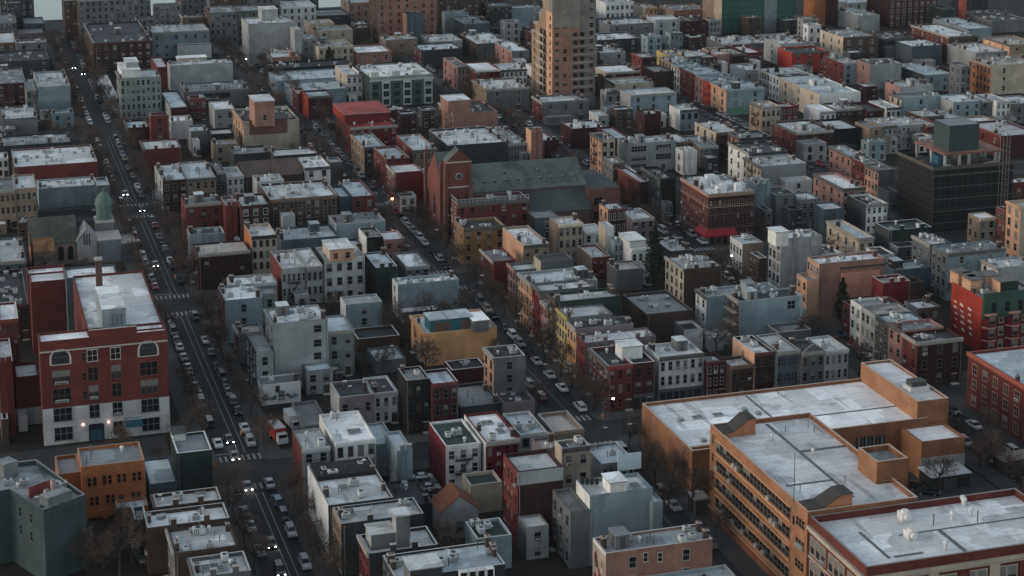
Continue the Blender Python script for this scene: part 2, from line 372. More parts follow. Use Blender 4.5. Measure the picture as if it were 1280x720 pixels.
617 327 645 311 9 rb rb P 0 3 1|bright red corner house with porch where church street meets cross street|k=house
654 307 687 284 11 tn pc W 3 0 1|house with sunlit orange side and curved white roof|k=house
579 286 631 275 b333 gb gb P 4 3 2|ochre brick corner house with white chimney by the red convent|k=apt
571 256 662 243 13 rb rb D 7 3 1|red brick convent with railed roof in front of the gothic church|k=apt;x=rail
669 273 699 264 10 sb bk G 1 0 0|dark navy house with grey roof behind beige four window house|k=house
698 281 729 272 11 cr tn W 4 0 1|beige house with four tall windows and white roof|k=house
730 289 754 281 8 wh wh P 2 0 0|white house with two wide windows beside beige house|k=house
757 284 768 280 12 wh cr P 0 0 0|thin white stair tower beside the two window white house|k=house
768 302 789 291 9 bl bl P 2 0 1|blue grey house below the thin white stair tower|k=house
789 311 813 303 8.5 wh wh P 3 0 0|white stepped house with roof terrace beside dark round evergreen|k=house
^ 787 301 807 291 2.5 wh wh W 0 0
760 262 789 254 11 db pc W 4 2 1|dark brick house with cream flank and white roof|k=house
790 274 818 262 9 mv mv P 3 0 1|mauve stone house beside the dark brick cream flanked house|k=house
740 322 764 307 6 rb tn P 3 0 1|low red fronted house with grey roof and tan side|k=house
771 338 804 328 6 gy gy P 0 0 1|low grey house in the yard below white stepped house|k=house
855 337 903 320 9.5 br cr P 0 4 3|brown blank walled house with cream front and pale roof|k=house
838 314 866 298 6 dg dg P 0 0 3|low dark house with bright steel roof behind brown blank house|k=house
808 393 866 368 8 br br G 0 0 1|dark brown brick hall with wide slate roof|k=ware
883 371 975 361 11 bl wh P 0 2 3|pale blue house with white bay facing the yard trees|k=apt
924 377 1003 367 12 bl br P 0 3 3|big pale blue blank wall block with brown balconied end|k=apt;x=balc
+ 1003 386 1008 380 9 bl bl P 0 0 0
972 416 1022 404 5.5 gy gy G 1 0 1|low grey building behind the slate and grey stone houses|k=house
1024 330 1106 321 b395 sm pc W 0 4 2|large peach apartment block with bright white roof|k=apt;x=peach
+ 1009 350 1024 342 10 pc pc G 0 2 0
1072 388 1134 374 8 cm rb D 0 2 1|low crimson building with black roof beside peach block|k=house
1104 354 1138 347 11.5 cm cm G 0 0 1|tall crimson walled house behind low crimson building|k=house
1147 428 1204 416 10.8 db rb P 3 2 2|dark brick corner house with white framed windows on awning street|k=house;x=whitewin
~ 6.5 11.2 pk pk B 0 2 1|pink fronted row house next to the dark brick corner house|k=house
~ 6.5 11 dg dg B 0 3 2|dark fronted row house with pale lintels next to pink one|k=house
~ 7 11 lg lg B 0 3 1|grey ornate row house beside the dark fronted one|k=house
~ 7.5 11 wh wh P 0 2 1|off white row house at the end of the awning street row|k=house
1147 386 1176 376 9 br gy P 2 0 1|small grey roofed house between row houses and red mural wall|k=house
1228 373 1300 352 b442 rb rd T 4 0 2|tall block with a bright red side wall and green mansard|k=apt;x=redmural
# ---- right side middle
1168 213 1266 193 b290 bk bk D 0 0 0|dark netted building under construction with open top floor|k=site;x=scaffold
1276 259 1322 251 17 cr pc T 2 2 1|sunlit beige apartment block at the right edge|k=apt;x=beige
1257 264 1285 254 13 br rb D 0 3 1|brown brick row house with white bay windows by the beige block|k=house
1224 273 1245 267 10 cr tn W 2 2 0|small tan house beside brown brick bay windowed row house|k=house
1184 317 1257 307 13 bl gy G 2 3 3|pale blue sided house with heavily cluttered grey roof|k=apt
1163 306 1190 294 12 dg gy P 0 3 2|grey fronted house with pale roof beside cluttered roof house|k=house;fe=0
1112 288 1165 278 10 gn dg N 0 0 1|dark olive house with a stair box near netted construction|k=house
1083 256 1110 242 9 wh dg D 4 0 1|white house with black sloped roof and eight windows|k=house
1054 236 1082 217 11 sm sm W 4 4 1|salmon brick house with white roof and long flank|k=apt;fe=1
1098 213 1120 205 11 gy pc B 0 4 1|cream peach fronted row house facing the netted building|k=house
~ 9 11 gy rb B 0 3 1|red fronted row house between peach and pink ones|k=house
~ 16 11.3 gy pk B 0 4 2|long pink fronted row house behind red fronted one|k=house
951 208 1008 194 10 lg cr P 0 5 2|grey blank sided house with pale roof and fire escape front|k=apt;fel=1
937 192 985 178 11 dg wh D 0 3 2|black roofed house behind the grey blank sided house|k=house
925 173 964 163 9.5 dg pk G 0 3 1|dark slate sided house with pinkish front|k=house
952 134 976 127 12 cr tn P 4 2 2|cream corner apartment house with fire escape beside crimson house|k=apt;fel=1
976 134 998 129 9 cm cm P 3 0 1|small crimson house with white windows beside cream corner house|k=house
995 166 1042 152 9 mr rb P 3 3 2|dark red house with pale blue patched roof|k=house
1042 162 1086 150 8 bk bk P 0 0 1|black walled house with pale roof beside dark red house|k=house
1087 160 1104 152 9 tn tn G 1 1 0|small tan house at the end of grey row|k=house
1104 158 1122 148 9 lg lg P 3 0 1|light grey row house beside small tan house|k=house
1122 157 1158 147 9 lg lg W 6 0 2|white grey double row house with six windows|k=house;fe=1
1158 156 1175 146 9 rb rb P 2 0 0|red brick row house closing the white grey row|k=house
1024 118 1076 97 10 wh cr B 0 3 2|white sided house with black cornice and pale blue roof|k=apt;fc=bk
~ 9 10 wh wh B 0 3 1|cream fronted row house behind black corniced white house|k=house
~ 10 10 wh lg B 0 4 1|ornate white row house farthest along the black corniced row|k=house
1025 140 1045 131 8 wh wh W 3 0 0|white house with three dark windows before the brown row|k=house
1045 137 1084 129 8 br br W 5 0 2|brown row house with bright white roof|k=house
1084 137 1108 128 8 mr mr D 2 0 0|dark maroon house between brown row and white house|k=house
1108 135 1126 126 8.5 wh wh P 3 0 1|white house with three windows beside maroon house|k=house
1127 122 1178 113 10 bl cr P 1 2 1|pale stucco house with cream front below pinkish upper house|k=apt
1125 109 1167 102 12 lg pk P 0 1 2|pinkish house stepped above the pale stucco house|k=house
1088 81 1127 73 10.5 lg pk P 0 1 2|blank grey box building with pink sunlit end|k=apt
1055 80 1077 70 9 bl rb P 2 4 2|house with red front row and pale grey side|k=house
990 66 1035 59 9 rd rd P 3 0 1|bright red house with crimson upper storey|k=house
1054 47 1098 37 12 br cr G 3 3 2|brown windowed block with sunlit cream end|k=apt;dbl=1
1104 49 1143 41 9 dg dg D 3 0 1|dark terrace house with black canopy beside brown windowed block|k=house
1187 46 1223 31 12 br rb P 2 8 1|long brick loft with green grey roof and many windows|k=ware
1140 58 1178 51 9 sb sb P 0 0 1|slate blue blank house in front of brick loft|k=house
1156 94 1190 80 7 bl dg B 2 0 2|low pale blue house with dark side wall near orange block|k=house
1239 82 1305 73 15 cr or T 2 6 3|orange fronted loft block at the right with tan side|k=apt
1202 83 1214 78 15 gy gy P 2 2 0|grey gridded stair block beside orange loft block|k=apt
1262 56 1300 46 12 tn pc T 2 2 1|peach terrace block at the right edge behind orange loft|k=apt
1220 66 1262 54 9 lg lg W 2 0 3|white roofed low workshops behind orange loft block|k=ware
1192 128 1228 119 9 bl lg P 3 0 1|pale blue house with three windows below orange loft block|k=house
1228 126 1246 117 9 sb sb P 2 0 1|slate blue row house between pale blue and white houses|k=house
1246 127 1266 118 9 wh wh P 3 0 1|white row house with six windows near the right edge|k=house
1266 130 1300 121 8 gy gy P 2 0 1|grey row house at the right edge beyond white row house|k=house
1216 152 1245 146 8 tn tn W 1 0 0|small tan house with white roof behind construction site|k=house
1252 170 1300 150 8 mr rb P 0 3 1|maroon house with long pale roof at the right edge|k=house
1152 146 1182 138 8 br br P 3 0 2|brown house with pale roof behind white grey row|k=house
1182 148 1205 140 7 gy gy P 2 0 1|small grey house behind construction site|k=house
# ---- centre far
715 161 758 152 7.5 mr mr P 0 3 1|low dark red building with grey roof facing the church|k=house
752 175 769 166 13 cr pc D 2 4 2|tall cream tenement with fire escapes|k=apt;fel=1
769 173 788 159 10 mr mr B 0 0 0|dark red house with smooth pale blue roof beside cream tenement|k=house
748 145 761 138 5 lg wh P 1 0 0|small white cabin near foot of the beige tower|k=garage
783 180 845 168 10 lg lg P 2 0 3|white modern house with big studio windows|k=apt;big=1
766 204 783 196 11 br gy P 2 3 1|grey brown stone house below white modern house|k=house
788 215 796 206 9 wh wh W 1 2 0|white round topped small house on awning street|k=house
800 228 816 210 10 mr rb P 0 3 0|low brick house with pale roof on awning street|k=house
826 224 846 209 13 bk dg D 0 4 1|black fronted house beside the arched corner block|k=house
886 243 943 222 b305 db rb W 10 9 3|large brown arched corner block with red awning|k=apt;x=archblock
846 178 869 167 8 br br P 3 0 1|tan brick house behind white modern house|k=house
876 184 898 170 7.5 sb tn G 3 0 1|grey blue roofed house behind tan brick house|k=house
895 166 926 152 9.5 br cr P 2 3 2|house with cream front row and pale grey roof|k=house
945 230 968 222 13 bl bl P 0 0 1|tall pale teal blank wall house beside arched corner block|k=apt
970 244 1000 235 10 gy gy N 1 0 1|house with dark green top beside pale teal blank wall|k=house
1002 250 1027 241 9 gy gy P 3 0 1|grey house with pale roof behind big white grey block|k=house
1030 262 1056 254 8 sb sb P 1 0 0|small dark slate house with pale roof edge|k=house
928 305 954 295 8.5 tn wh B 0 4 1|white fronted house with pale blue roof on awning street|k=house
976 299 1028 290 b372 lg lg P 0 3 3|big white grey apartment block with rooftop machinery|k=apt
^ 970 290 986 284 4 wh wh P 0 0
949 323 959 316 7 br br G 0 3 0|small brown house before big white grey block|k=house
1073 298 1093 276 8.5 cr cr B 2 4 1|cream house with pale blue roof and long flank|k=house
1100 319 1119 309 6 wh wh D 2 0 0|small white house with black roof beside cream house|k=house
1028 318 1052 307 6 wh gy D 3 0 1|low white house behind peach block roof|k=house
1118 338 1165 328 7 sb sb B 0 0 2|navy low building with pale blue glassy roof|k=ware
1248 335 1295 324 11 lg wh P 0 2 2|pale grey house with roof hatches above red mural block|k=house
B 690 140 727 8 56 sm pc T 0 0 0|tall beige brick apartment tower with stacked balconies|k=tower;x=tower
678 128 736 120 b154 gy rb P 3 6 2|long low podium with a striped red side at the beige tower's foot|k=annex
802 72 821 66 9 db rb P 2 2 1|dark red brick house with flat pale roof right of beige tower|k=house
757 91 800 82 9 mr cr W 2 2 1|maroon house with cream side and white rear roof|k=house
769 105 817 98 9 cr cr P 1 2 2|cream flat house above blue grey blank house|k=house
788 119 846 112 9.5 bl lg P 3 0 0|blue grey blank house with three small windows|k=apt
818 90 843 82 8 br mr G 0 0 0|plain brown wall house beside blue grey house|k=house
810 144 833 139 5 wh wh W 2 0 1|small white rooftop terrace house|k=house
850 138 874 131 8 bl wh P 3 0 1|small pale blue house with three windows beside coloured row|k=house
908 113 956 104 10 bl pc B 2 2 2|pale blue sided house with glowing peach front|k=house;x=greenbase
~ 8 10 bl rd B 0 2 1|bright red fronted house next to peach front|k=house
~ 8 10.3 bl pk B 0 2 1|dusty pink fronted house next to bright red one|k=house
~ 16 10.5 bl rb B 0 5 2|long brick fronted tenement with pale stripes beyond pink front|k=apt
~ 9 10.5 bl wh B 0 3 1|white fronted house beyond striped brick tenement|k=house
~ 14 10.8 bl tn B 0 4 2|tan fronted house farthest along the coloured row|k=house
838 71 860 63 8 yl yl P 4 0 2|yellow row house with four windows|k=house
860 71 878 63 8 lg lg P 3 0 1|lilac white row house beside yellow row house|k=house
878 72 896 63 7.5 mr mr P 3 0 1|dark red row house beside lilac white one|k=house
896 68 915 60 8.5 pk pk P 2 0 2|pink row house between dark red and brick ones|k=house
915 68 934 60 8.5 db db P 4 0 1|dark brick row house with pale window frames|k=house
934 66 954 57 8.5 cm cm W 3 0 1|crimson row house with white roof at the row's end|k=house
955 89 986 80 8.5 gy lg P 2 0 1|pale roofed house with grey front behind evergreen tree|k=house
931 88 955 80 8 lg bl P 2 0 1|light grey house beside evergreen tree and pale roofed house|k=house
976 55 1006 47 10 lg lg P 1 1 2|grey modern house with stepped white roof boxes|k=apt
1006 58 1024 47 7 gy sb G 2 0 1|slate roofed house beside brown windowed block|k=house
# ---- skyline
B 902 44 1003 24 45 gn tn G 0 1 0|tall dark green glass tower with tan pier|k=tower;x=glass
B 1031 33 1056 24 42 mr or D 0 0 0|tall orange sided slab tower|k=tower
850 27 883 20 9 mr mr D 5 0 1|dark red brick base block under tan house|k=house
842 13 884 6 9 sm tn G 0 0 1|tan salmon flat block with black roof at skyline|k=apt
757 4 793 -1 12 wh wh P 6 0 1|white apartment house with dark window strips at skyline|k=apt
806 10 822 5 9 pc cr P 3 0 1|peach house with red windows at skyline|k=house
748 24 815 15 6 sb sb G 0 0 1|low slate roofed warehouse behind grey house|k=ware
762 31 818 25 10 gy gy P 3 0 2|wide grey house with white cluttered roof edge|k=apt
819 25 850 20 11.5 lg lg W 2 0 0|light grey box house with blank right side|k=house
436 4 470 -3 14 sm tn G 4 1 1|pinkish brick tenement at the skyline beside the water|k=apt
472 -5 545 -12 24 sm br G 7 2 0|broad pinkish brown apartment slab at the skyline|k=apt
547 -4 600 -10 18 br br G 6 1 0|brown apartment slab at the skyline beside white church house|k=apt
508 18 529 10 16 sb pk D 0 0 0|slate grey box tower with a pinkish edge|k=apt
485 24 508 18 9 bk bk G 0 0 0|black low block beside slate grey box tower|k=house
556 16 586 10 11 bl bl W 0 0 2|pale blue stepped house near skyline|k=house
580 30 612 20 9 sb sb G 0 0 2|slate roofed house with white dormer|k=house
612 8 640 -2 13 dg br G 6 3 1|grey brown tenement near skyline left of beige tower|k=apt
638 10 675 0 11 bl dg P 0 0 1|pale blue blank wall house left of beige tower|k=house
482 50 522 45 8 tn cr P 1 2 2|cream low building with two roof tanks|k=house
538 52 578 44 8 lg gy P 2 0 3|grey white cluttered house behind salmon buildings|k=house
527 63 578 55 8 dg rb B 0 4 1|house with long red flank and dark blue roof|k=house
572 84 596 72 10 pk pk G 3 3 1|pinkish stepped brick house with red roof|k=apt
594 88 626 78 10 rb rb W 4 3 0|red brick tenement with white cornice near beige tower|k=apt;fc=wh
626 88 659 80 9 wh wh W 6 0 1|white row house with small windows beside red brick tenement|k=house
608 112 662 100 9 gy tn P 2 2 3|tan house with patchy pale roof below white row house|k=house
596 55 636 42 8 gy br P 2 0 3|house with jumbled pale roof left of beige tower|k=house
640 64 662 52 9 gy pk W 1 3 1|pinkish house with white roof touching beige tower|k=house
228 22 262 12 15 br tn G 3 2 1|brown tenement at the skyline near the avenue|k=apt
262 16 296 8 18 gy br G 5 2 1|grey brown skyline tenement with small windows|k=apt
296 14 330 6 16 gy gy G 4 1 1|wide grey skyline tenement behind tall blank building|k=apt
98 0 190 -8 22 gy br G 12 2 0|broad grey skyline slab behind dark brick factory|k=apt
192 6 226 -2 20 gy gy G 5 2 0|grey skyline tower beside broad grey slab|k=apt
170 24 205 14 13 gy gy G 5 0 1|grey apartment house behind pale blue white house|k=apt
396 20 440 12 9 dg dg G 4 0 0|dark pier building by the water|k=ware
1058 4 1110 -4 9 wh wh P 5 0 1|white low building with grey windows at skyline|k=ware
1112 -6 1172 -14 16 mr mr D 8 0 0|maroon warehouse block at the skyline|k=ware
1180 12 1194 4 10 gn gn D 0 0 0|dark green narrow block beside brick chimney|k=house
1212 -2 1236 -8 12 dg dg D 0 0 0|dark grey skyline block right of brick chimney|k=ware
1240 26 1285 14 6 gy gy P 0 0 2|low grey workshop by dark yard at top right|k=ware
1072 20 1100 10 8 lg lg P 0 0 3|cluster of pale tank topped roof behind brown windowed block|k=ware
1210 36 1240 22 6 bl bl B 0 0 1|low pale blue roofed shed beside brick chimney|k=ware
80 1 97 -6 20 br br G 2 3 0|brown skyline block at the corner of the avenue and the water|k=apt
226 -4 262 -12 19 gy br G 4 1 0|grey brown skyline block with rows of windows above the brown tenement|k=apt
262 -5 302 -12 21 br gy G 5 1 0|brown skyline slab behind the grey brown tenement|k=apt
303 -3 352 -10 19 gy gy G 6 1 0|flat grey skyline slab behind the tall blank building|k=apt
356 -6 398 -12 14 dg dg G 5 0 0|dark grey skyline block behind the white apartment house|k=apt
600 -6 636 -14 17 br br G 5 1 0|brown skyline block behind the grey brown tenement|k=apt
0 -4 42 -12 17 dg gy G 5 1 0|dark skyline block at the top left corner|k=apt
905 56 960 47 6 gy gy P 4 0 2|low grey terrace at the foot of the green glass tower|k=ware
962 50 1000 43 7 lg gy P 3 0 2|pale grey terrace beside the foot of the green glass tower|k=ware
690 20 748 10 8 lg gy P 4 0 2|pale grey block behind the beige tower|k=apt
748 50 800 42 7 dg dg W 3 0 1|dark house with white roof edge beyond the beige tower|k=house
750 66 782 58 7 lg br P 2 1 2|pale house with long roof right of the beige tower|k=house
'''
# ---------------------------------------------------------------- building records
KIND = dict(house=('row_house','house'), apt=('apartment_building','apartment building'), shop=('shop_house','house'), ware=('warehouse','warehouse'),
 school=('school_building','school'), annex=('school_annex','school annex'), garage=('garage','garage'), cottage=('cottage','house'), site=('unfinished_building','building'), tower=('tower_block','tower'))
RECS = []
def hv(h, x1, y1):
    if not h.startswith('b'): return float(h)
    yb = float(h[1:]); x = x1
    for _ in range(4):
        u, v = g(x, yb); lo, hi = 2, 90
        for _ in range(30):
            m = (lo + hi) / 2
            if pr(u, v, m)[1] > y1: lo = m
            else: hi = m
        x = x1 + (x - pr(u, v, lo)[0])
    return lo
def parse(line):
    t, lab, op = (line.split('|') + ['', ''])[:3] if line[0] not in '+^' else (line, '', '')
    q = t.split(); pre = q.pop(0) if q[0] in ('+', '^', '@', '~', 'B') else ''
    o = dict(x.split('=') for x in op.split(';') if x)
    if pre == '@':
        u0, v0, u1, v1, h = map(float, q[:5]); r = q[5:]; z0 = 0
    elif pre == '~':
        p = RECS[-1]['boxes'][0]; d, h = float(q[0]), float(q[1]); r = q[2:]; z0 = 0
        u0, u1, v0 = p['u0'], p['u1'] + random.uniform(-2, 1.5), p['v1']; v1 = v0 + d
    else:
        x1, y1, x2, yb = map(float, q[:4]); r = q[5:]; z0 = 0
        if pre == 'B':
            u0, v0 = g(x1, y1); h = float(q[4]); u1 = u0 + (x2 - x1) / 2320 * math.hypot(v0, u0); v1 = v0 + yb
        else:
            h = hv(q[4], x1, y1)
            if pre == '^': z0 = RECS[-1]['boxes'][0]['z1'] - .5; h += RECS[-1]['boxes'][0]['z1'] - .6
            u0, v0 = g(x1, y1, h)
            lo, hi = u0 + 1, u0 + 150
            for _ in range(40):
                m = (lo + hi) / 2
                if pr(m, v0, h)[0] < x2: lo = m
                else: hi = m
            u1 = lo; lo, hi = v0, v0 + 120
            for _ in range(40):
                m = (lo + hi) / 2
                if pr(u0, m, h)[1] > yb: lo = m
                else: hi = m
            v1 = min(max(lo, v0 + (2 if pre == '^' else 6)), v0 + 55)
    b = dict(u0=u0, v0=v0, u1=u1, v1=v1, z0=z0, z1=h, F=r[0], L=r[1], R=r[2], fw=int(r[3]) if len(r) > 3 else 0, lw=int(r[4]) if len(r) > 4 else 0, pent=pre == '^')
    if pre in '+^' and pre: RECS[-1]['boxes'].append(b)
    else: RECS.append(dict(label=lab, o=o, c=int(r[5]) if len(r) > 5 else 1, boxes=[b], i=len(RECS)))
for line in DATA.strip().splitlines():
    if line and line[0] != '#': parse(line)
for _r in RECS:
    if _r['o'].get('x') == 'school':
        for _b in _r['boxes'][1:2]: _b['v0'] = max(_b['v0'], _r['boxes'][0]['v0'] + 2.5)
# customs add occluders/footprints here
EXTRA = []
def foot(u0, v0, u1, v1, z1): EXTRA.append((u0, v0, u1, v1, z1))
# overlap clean-up: a building's back is cut where the next one begins, sides give way likewise
def resolve():
    B = [(r['i'], b) for r in RECS for b in r['boxes'] if not b['pent']] + [(-1 - k, dict(u0=e[0], v0=e[1], u1=e[2], v1=e[3], z1=e[4], fixed=1)) for k, e in enumerate(EXTRA)]
    n = 0
    for _ in range(2):
        for i in range(len(B)):
            for j in range(len(B)):
                if i == j or B[i][0] == B[j][0]: continue
                a, b = B[i][1], B[j][1]       # a in front of b
                if a.get('fixed'): continue
                ou = min(a['u1'], b['u1']) - max(a['u0'], b['u0']); ov = min(a['v1'], b['v1']) - max(a['v0'], b['v0'])
                if ou <= .05 or ov <= .05: continue
                n += 1
                if b['v0'] > a['v0'] + 3.5 and (ov < ou or ou > 2.5 or b['u0'] < a['u0']): a['v1'] = b['v0'] - .05
                elif b['u0'] > a['u0'] + 2 and a['u1'] - b['u0'] < 4: a['u1'] = b['u0'] - .03
    return n
# visibility: windows and twigs nothing of which is in view are left out
OCC = None
def make_occ():
    global OCC
    q = [(b['u0'], b['v0'], b['z0'], b['u1'], b['v1'], b['z1']) for r in RECS for b in r['boxes']] + [(e[0], e[1], 0, e[2], e[3], e[4]) for e in EXTRA]
    OCC = np.array(q, float)
CAMS = [(ca * dx, -sa * dx, H + dz) for dx, dz in ((0, 0), (-14, 0), (14, 0))]
def seen(u, v, z, margin=25, cams=CAMS):
    x, y = pr(u, v, z)
    if not (-margin < x < 1280 + margin and -margin < y < 720 + margin): return False
    p = np.array((u, v, z)); lo, hi = OCC[:, :3] + .02, OCC[:, 3:] - .02
    for c in cams:
        c = np.array(c); d = p - c; d = np.where(np.abs(d) < 1e-6, 1e-6, d)
        t0, t1 = (lo - c) / d, (hi - c) / d
        tn = np.minimum(t0, t1).max(1); tf = np.maximum(t0, t1).min(1)
        if not np.any((tn < tf) & (tf > 0) & (tn < .9995)): return True
    return False
# ---------------------------------------------------------------- windows
CACHE = {}
def win_mesh(w, h, fr, pane, style='sash', ac=False):
    key = ('w', round(w, 1), round(h, 1), fr, pane, style, ac)
    if key in CACHE: return CACHE[key]
    w, h = round(w, 1), round(h, 1)
    m = MB(); fm = plain(fr, .7); t = .1 if w < 1.6 else .14; d = .07
    if style == 'arch':
        pts = [(-w/2, 0), (w/2, 0)] + [(w/2 * math.cos(a), h - w/2 + (w/2) * math.sin(a)) for a in [math.pi * k / 8 for k in range(0, 9)]]
        m.face([(x, -.03, z) for x, z in pts], glassm(pane))
        R = [(w/2 + .02, 0)] + [((w/2 + .02) * math.cos(a), h - w/2 + (w/2 + .02) * math.sin(a)) for a in [math.pi * k / 8 for k in range(9)]] + [(-w/2 - .02, 0)]
        for k in range(len(R) - 1):
            (x0, z0), (x1, z1) = R[k], R[k+1]; q0 = (x0 * 1.22, (z0 - h * .5) * 1.06 + h * .5); q1 = (x1 * 1.22, (z1 - h * .5) * 1.06 + h * .5)
            m.face([(x0, -d, z0), (q0[0], -d, q0[1]), (q1[0], -d, q1[1]), (x1, -d, z1)][::-1], fm)
            m.face([(x0, -d, z0), (x1, -d, z1), (x1, 0, z1), (x0, 0, z0)], fm); m.face([(q0[0], -d, q0[1]), (q1[0], -d, q1[1]), (q1[0], 0, q1[1]), (q0[0], 0, q0[1])][::-1], fm)
        m.box(-w/2, -.06, h * .5 - .04, w/2, -.032, h * .5 + .04, plain((.1,.1,.1)))
    else:
        m.face([(-w/2, -.02, 0), (w/2, -.02, 0), (w/2, -.02, h), (-w/2, -.02, h)], glassm(pane))
        m.box(-w/2 - t, -d, 0, -w/2, 0, h, fm); m.box(w/2, -d, 0, w/2 + t, 0, h, fm)
        m.box(-w/2 - t, -d, h, w/2 + t, 0, h + t * 1.3, fm)
        sash = plain(tuple(min(.5, c * .8 + .03) for c in fr), .6)
        m.box(-w/2, -.05, h * .5 - .05, w/2, -.022, h * .5 + .05, sash)
        n = max(1, round(w / 1.1))
        for k in range(1, n): x = -w/2 + w * k / n; m.box(x - .05, -.055, 0, x + .05, -.022, h, sash)
        if ac: m.box(-w * .38, -.5, .02, w * .38, -.04, .55, plain((.42,.42,.41), .6)); m.box(-w * .33, -.515, .08, w * .33, -.5, .48, plain((.12,.12,.12)))
        if w > .7 and pane == 1: m.box(-w/2, -.035, h * .55, w/2, -.021, h, glassm(2))     # drawn blind behind the upper sash
    m.box(-w/2 - t - .06, -.16, -.14, w/2 + t + .06, 0, 0, fm)
    CACHE[key] = m.mesh('window'); return CACHE[key]
def vis_any(pts): return any(seen(*p) for p in pts)
def window(root, ctr, box, face, c, z, w, h, fr, style='sash', pane=None, name='window', force=False):
    """c: position along the face (world u on front faces, v on left faces); z: sill height"""
    if face == 'f': p = (c, box['v0'], z)
    else: p = (box['u0'], c, z)
    e = .25
    q = [(p[0] - (e if face == 'l' else 0), p[1] - (e if face == 'f' else 0), z + h), (p[0] - (e if face == 'l' else 0), p[1] - (e if face == 'f' else 0), z + h * .3)]
    if not force and not vis_any(q): return None
    if pane is None: pane = random.choices((0, 1, 2, 3), (52, 30, 8, 10))[0]
    me = win_mesh(w, h, fr, pane, style, style == 'sash' and w > .7 and random.random() < .13)
    return put(name, me, root, (p[0] - ctr[0], p[1] - ctr[1], z), 0 if face == 'f' else -math.pi / 2)
def shade(c, k): return tuple(min(.75, x * k) for x in c)
def fescape(floors, fh, w=2.6):
    key = ('fe', floors, round(fh, 1), round(w, 1))
    if key in CACHE: return CACHE[key]
    m = MB()
    for f in range(1, floors):
        z = f * fh + .6
        m.box(-w/2, -1.1, z, w/2, -.02, z + .08, METAL)
        for x in (-w/2, w/2 - .05): m.box(x, -1.1, z + .08, x + .05, -1.05, z + 1, METAL)
        for zz in (.45, .95): m.box(-w/2, -1.1, z + zz, w/2, -1.06, z + zz + .06, METAL); m.box(-w/2, -1.1, z + zz, -w/2 + .05, -.02, z + zz + .06, METAL); m.box(w/2 - .05, -1.1, z + zz, w/2, -.02, z + zz + .06, METAL)
        for k in range(9): x = -w/2 + w * (k + .5) / 9; m.box(x, -1.09, z + .08, x + .03, -1.06, z + .95, METAL)
        if f < floors - 1:
            s = 1 if f % 2 else -1
            m.tube((-s * w * .35, -.75, z), (s * w * .35, -.75, z + fh), .09, .09, METAL, 4); m.tube((-s * w * .35, -.3, z), (s * w * .35, -.3, z + fh), .09, .09, METAL, 4)
    CACHE[key] = m.mesh('fire_escape'); return CACHE[key]
# ---------------------------------------------------------------- rooftop pieces (shared meshes)
def pieces():
    P = {}
    m = MB(); m.box(-.45, -.35, 0, .45, .35, 1.5, surf('brick', (.07,.05,.045))); m.box(-.52, -.42, 1.5, .52, .42, 1.62, STONE); m.lathe([(.14, 1.6), (.14, 1.95), (.1, 1.95)], surf('plain', (.16,.08,.06)), 8, (-.2, 0)); m.lathe([(.14, 1.6), (.14, 1.95), (.1, 1.95)], surf('plain', (.16,.08,.06)), 8, (.2, 0)); P['chimney'] = m.mesh('chimney')
    m = MB(); s = plain((.35,.36,.36)); m.box(-1.1, -.75, 0, 1.1, .75, .32, s); m.face([(-1, -.65, .335), (1, -.65, .335), (1, .65, .36), (-1, .65, .36)], glassm(3)); m.box(-.04, -.66, .335, .04, .66, .4, s); P['skylight'] = m.mesh('skylight')
    m = MB(); m.tube((0,0,0), (0,0,1.15), .07, .07, plain((.1,.1,.1)), 8); m.tube((0,0,1.1), (0,0,1.25), .14, .1, plain((.14,.14,.14)), 8); P['vent_pipe'] = m.mesh('vent_pipe')
    m = MB(); gr = plain((.5,.51,.5), .5); m.box(-.75, -.5, .12, .75, .5, 1.05, gr); m.box(-.7, -.45, 0, .7, .45, .12, METAL); m.lathe([(.36, 1.06), (.36, 1.1), (.3, 1.1), (.3, 1.06)], METAL, 14); m.lathe([(.29, 1.062), (.02, 1.065)], plain((.06,.06,.06)), 14)
    for k in range(5): m.box(-.6 + k * .27, -.515, .25, -.48 + k * .27, -.5, .95, plain((.15,.15,.15)))
    P['air_conditioner'] = m.mesh('air_conditioner')
    m = MB(); m.box(-.5, -.5, 0, .5, .5, .5, plain((.2,.21,.21))); m.box(-.56, -.56, .5, .56, .56, .58, plain((.3,.31,.31))); P['roof_hatch'] = m.mesh('roof_hatch')
    m = MB(); m.tube((0,0,0), (0,0,.9), .04, .04, METAL, 6); m.lathe([(.02, .78), (.25, .86), (.42, 1.05)], plain((.5,.5,.5)), 12); P['satellite_dish'] = m.mesh('satellite_dish')
    m = MB(); m.lathe([(.18, 0), (.18, .5), (.3, .55), (.36, .72), (.3, .9), (.12, 1.02), (0, 1.04)], plain((.55,.56,.56), .4), 12); P['turbine_vent'] = m.mesh('turbine_vent')
    return P
PIECES = pieces()
def bulkhead(col, rc):
    key = ('bh', col, rc)
    if key not in CACHE:
        m = MB(); w = wallm(col)
        m.box(-1.3, -1.7, 0, 1.3, 1.7, 2.3, w, top=roofm(rc)); m.box(-1.42, -1.82, 2.3, 1.42, 1.82, 2.42, plain((.2,.2,.2)), top=roofm(rc))
        m.box(-.45, -1.74, .05, .45, -1.7, 2.0, plain((.07,.06,.06)))
        CACHE[key] = m.mesh('bulkhead')
    return CACHE[key]

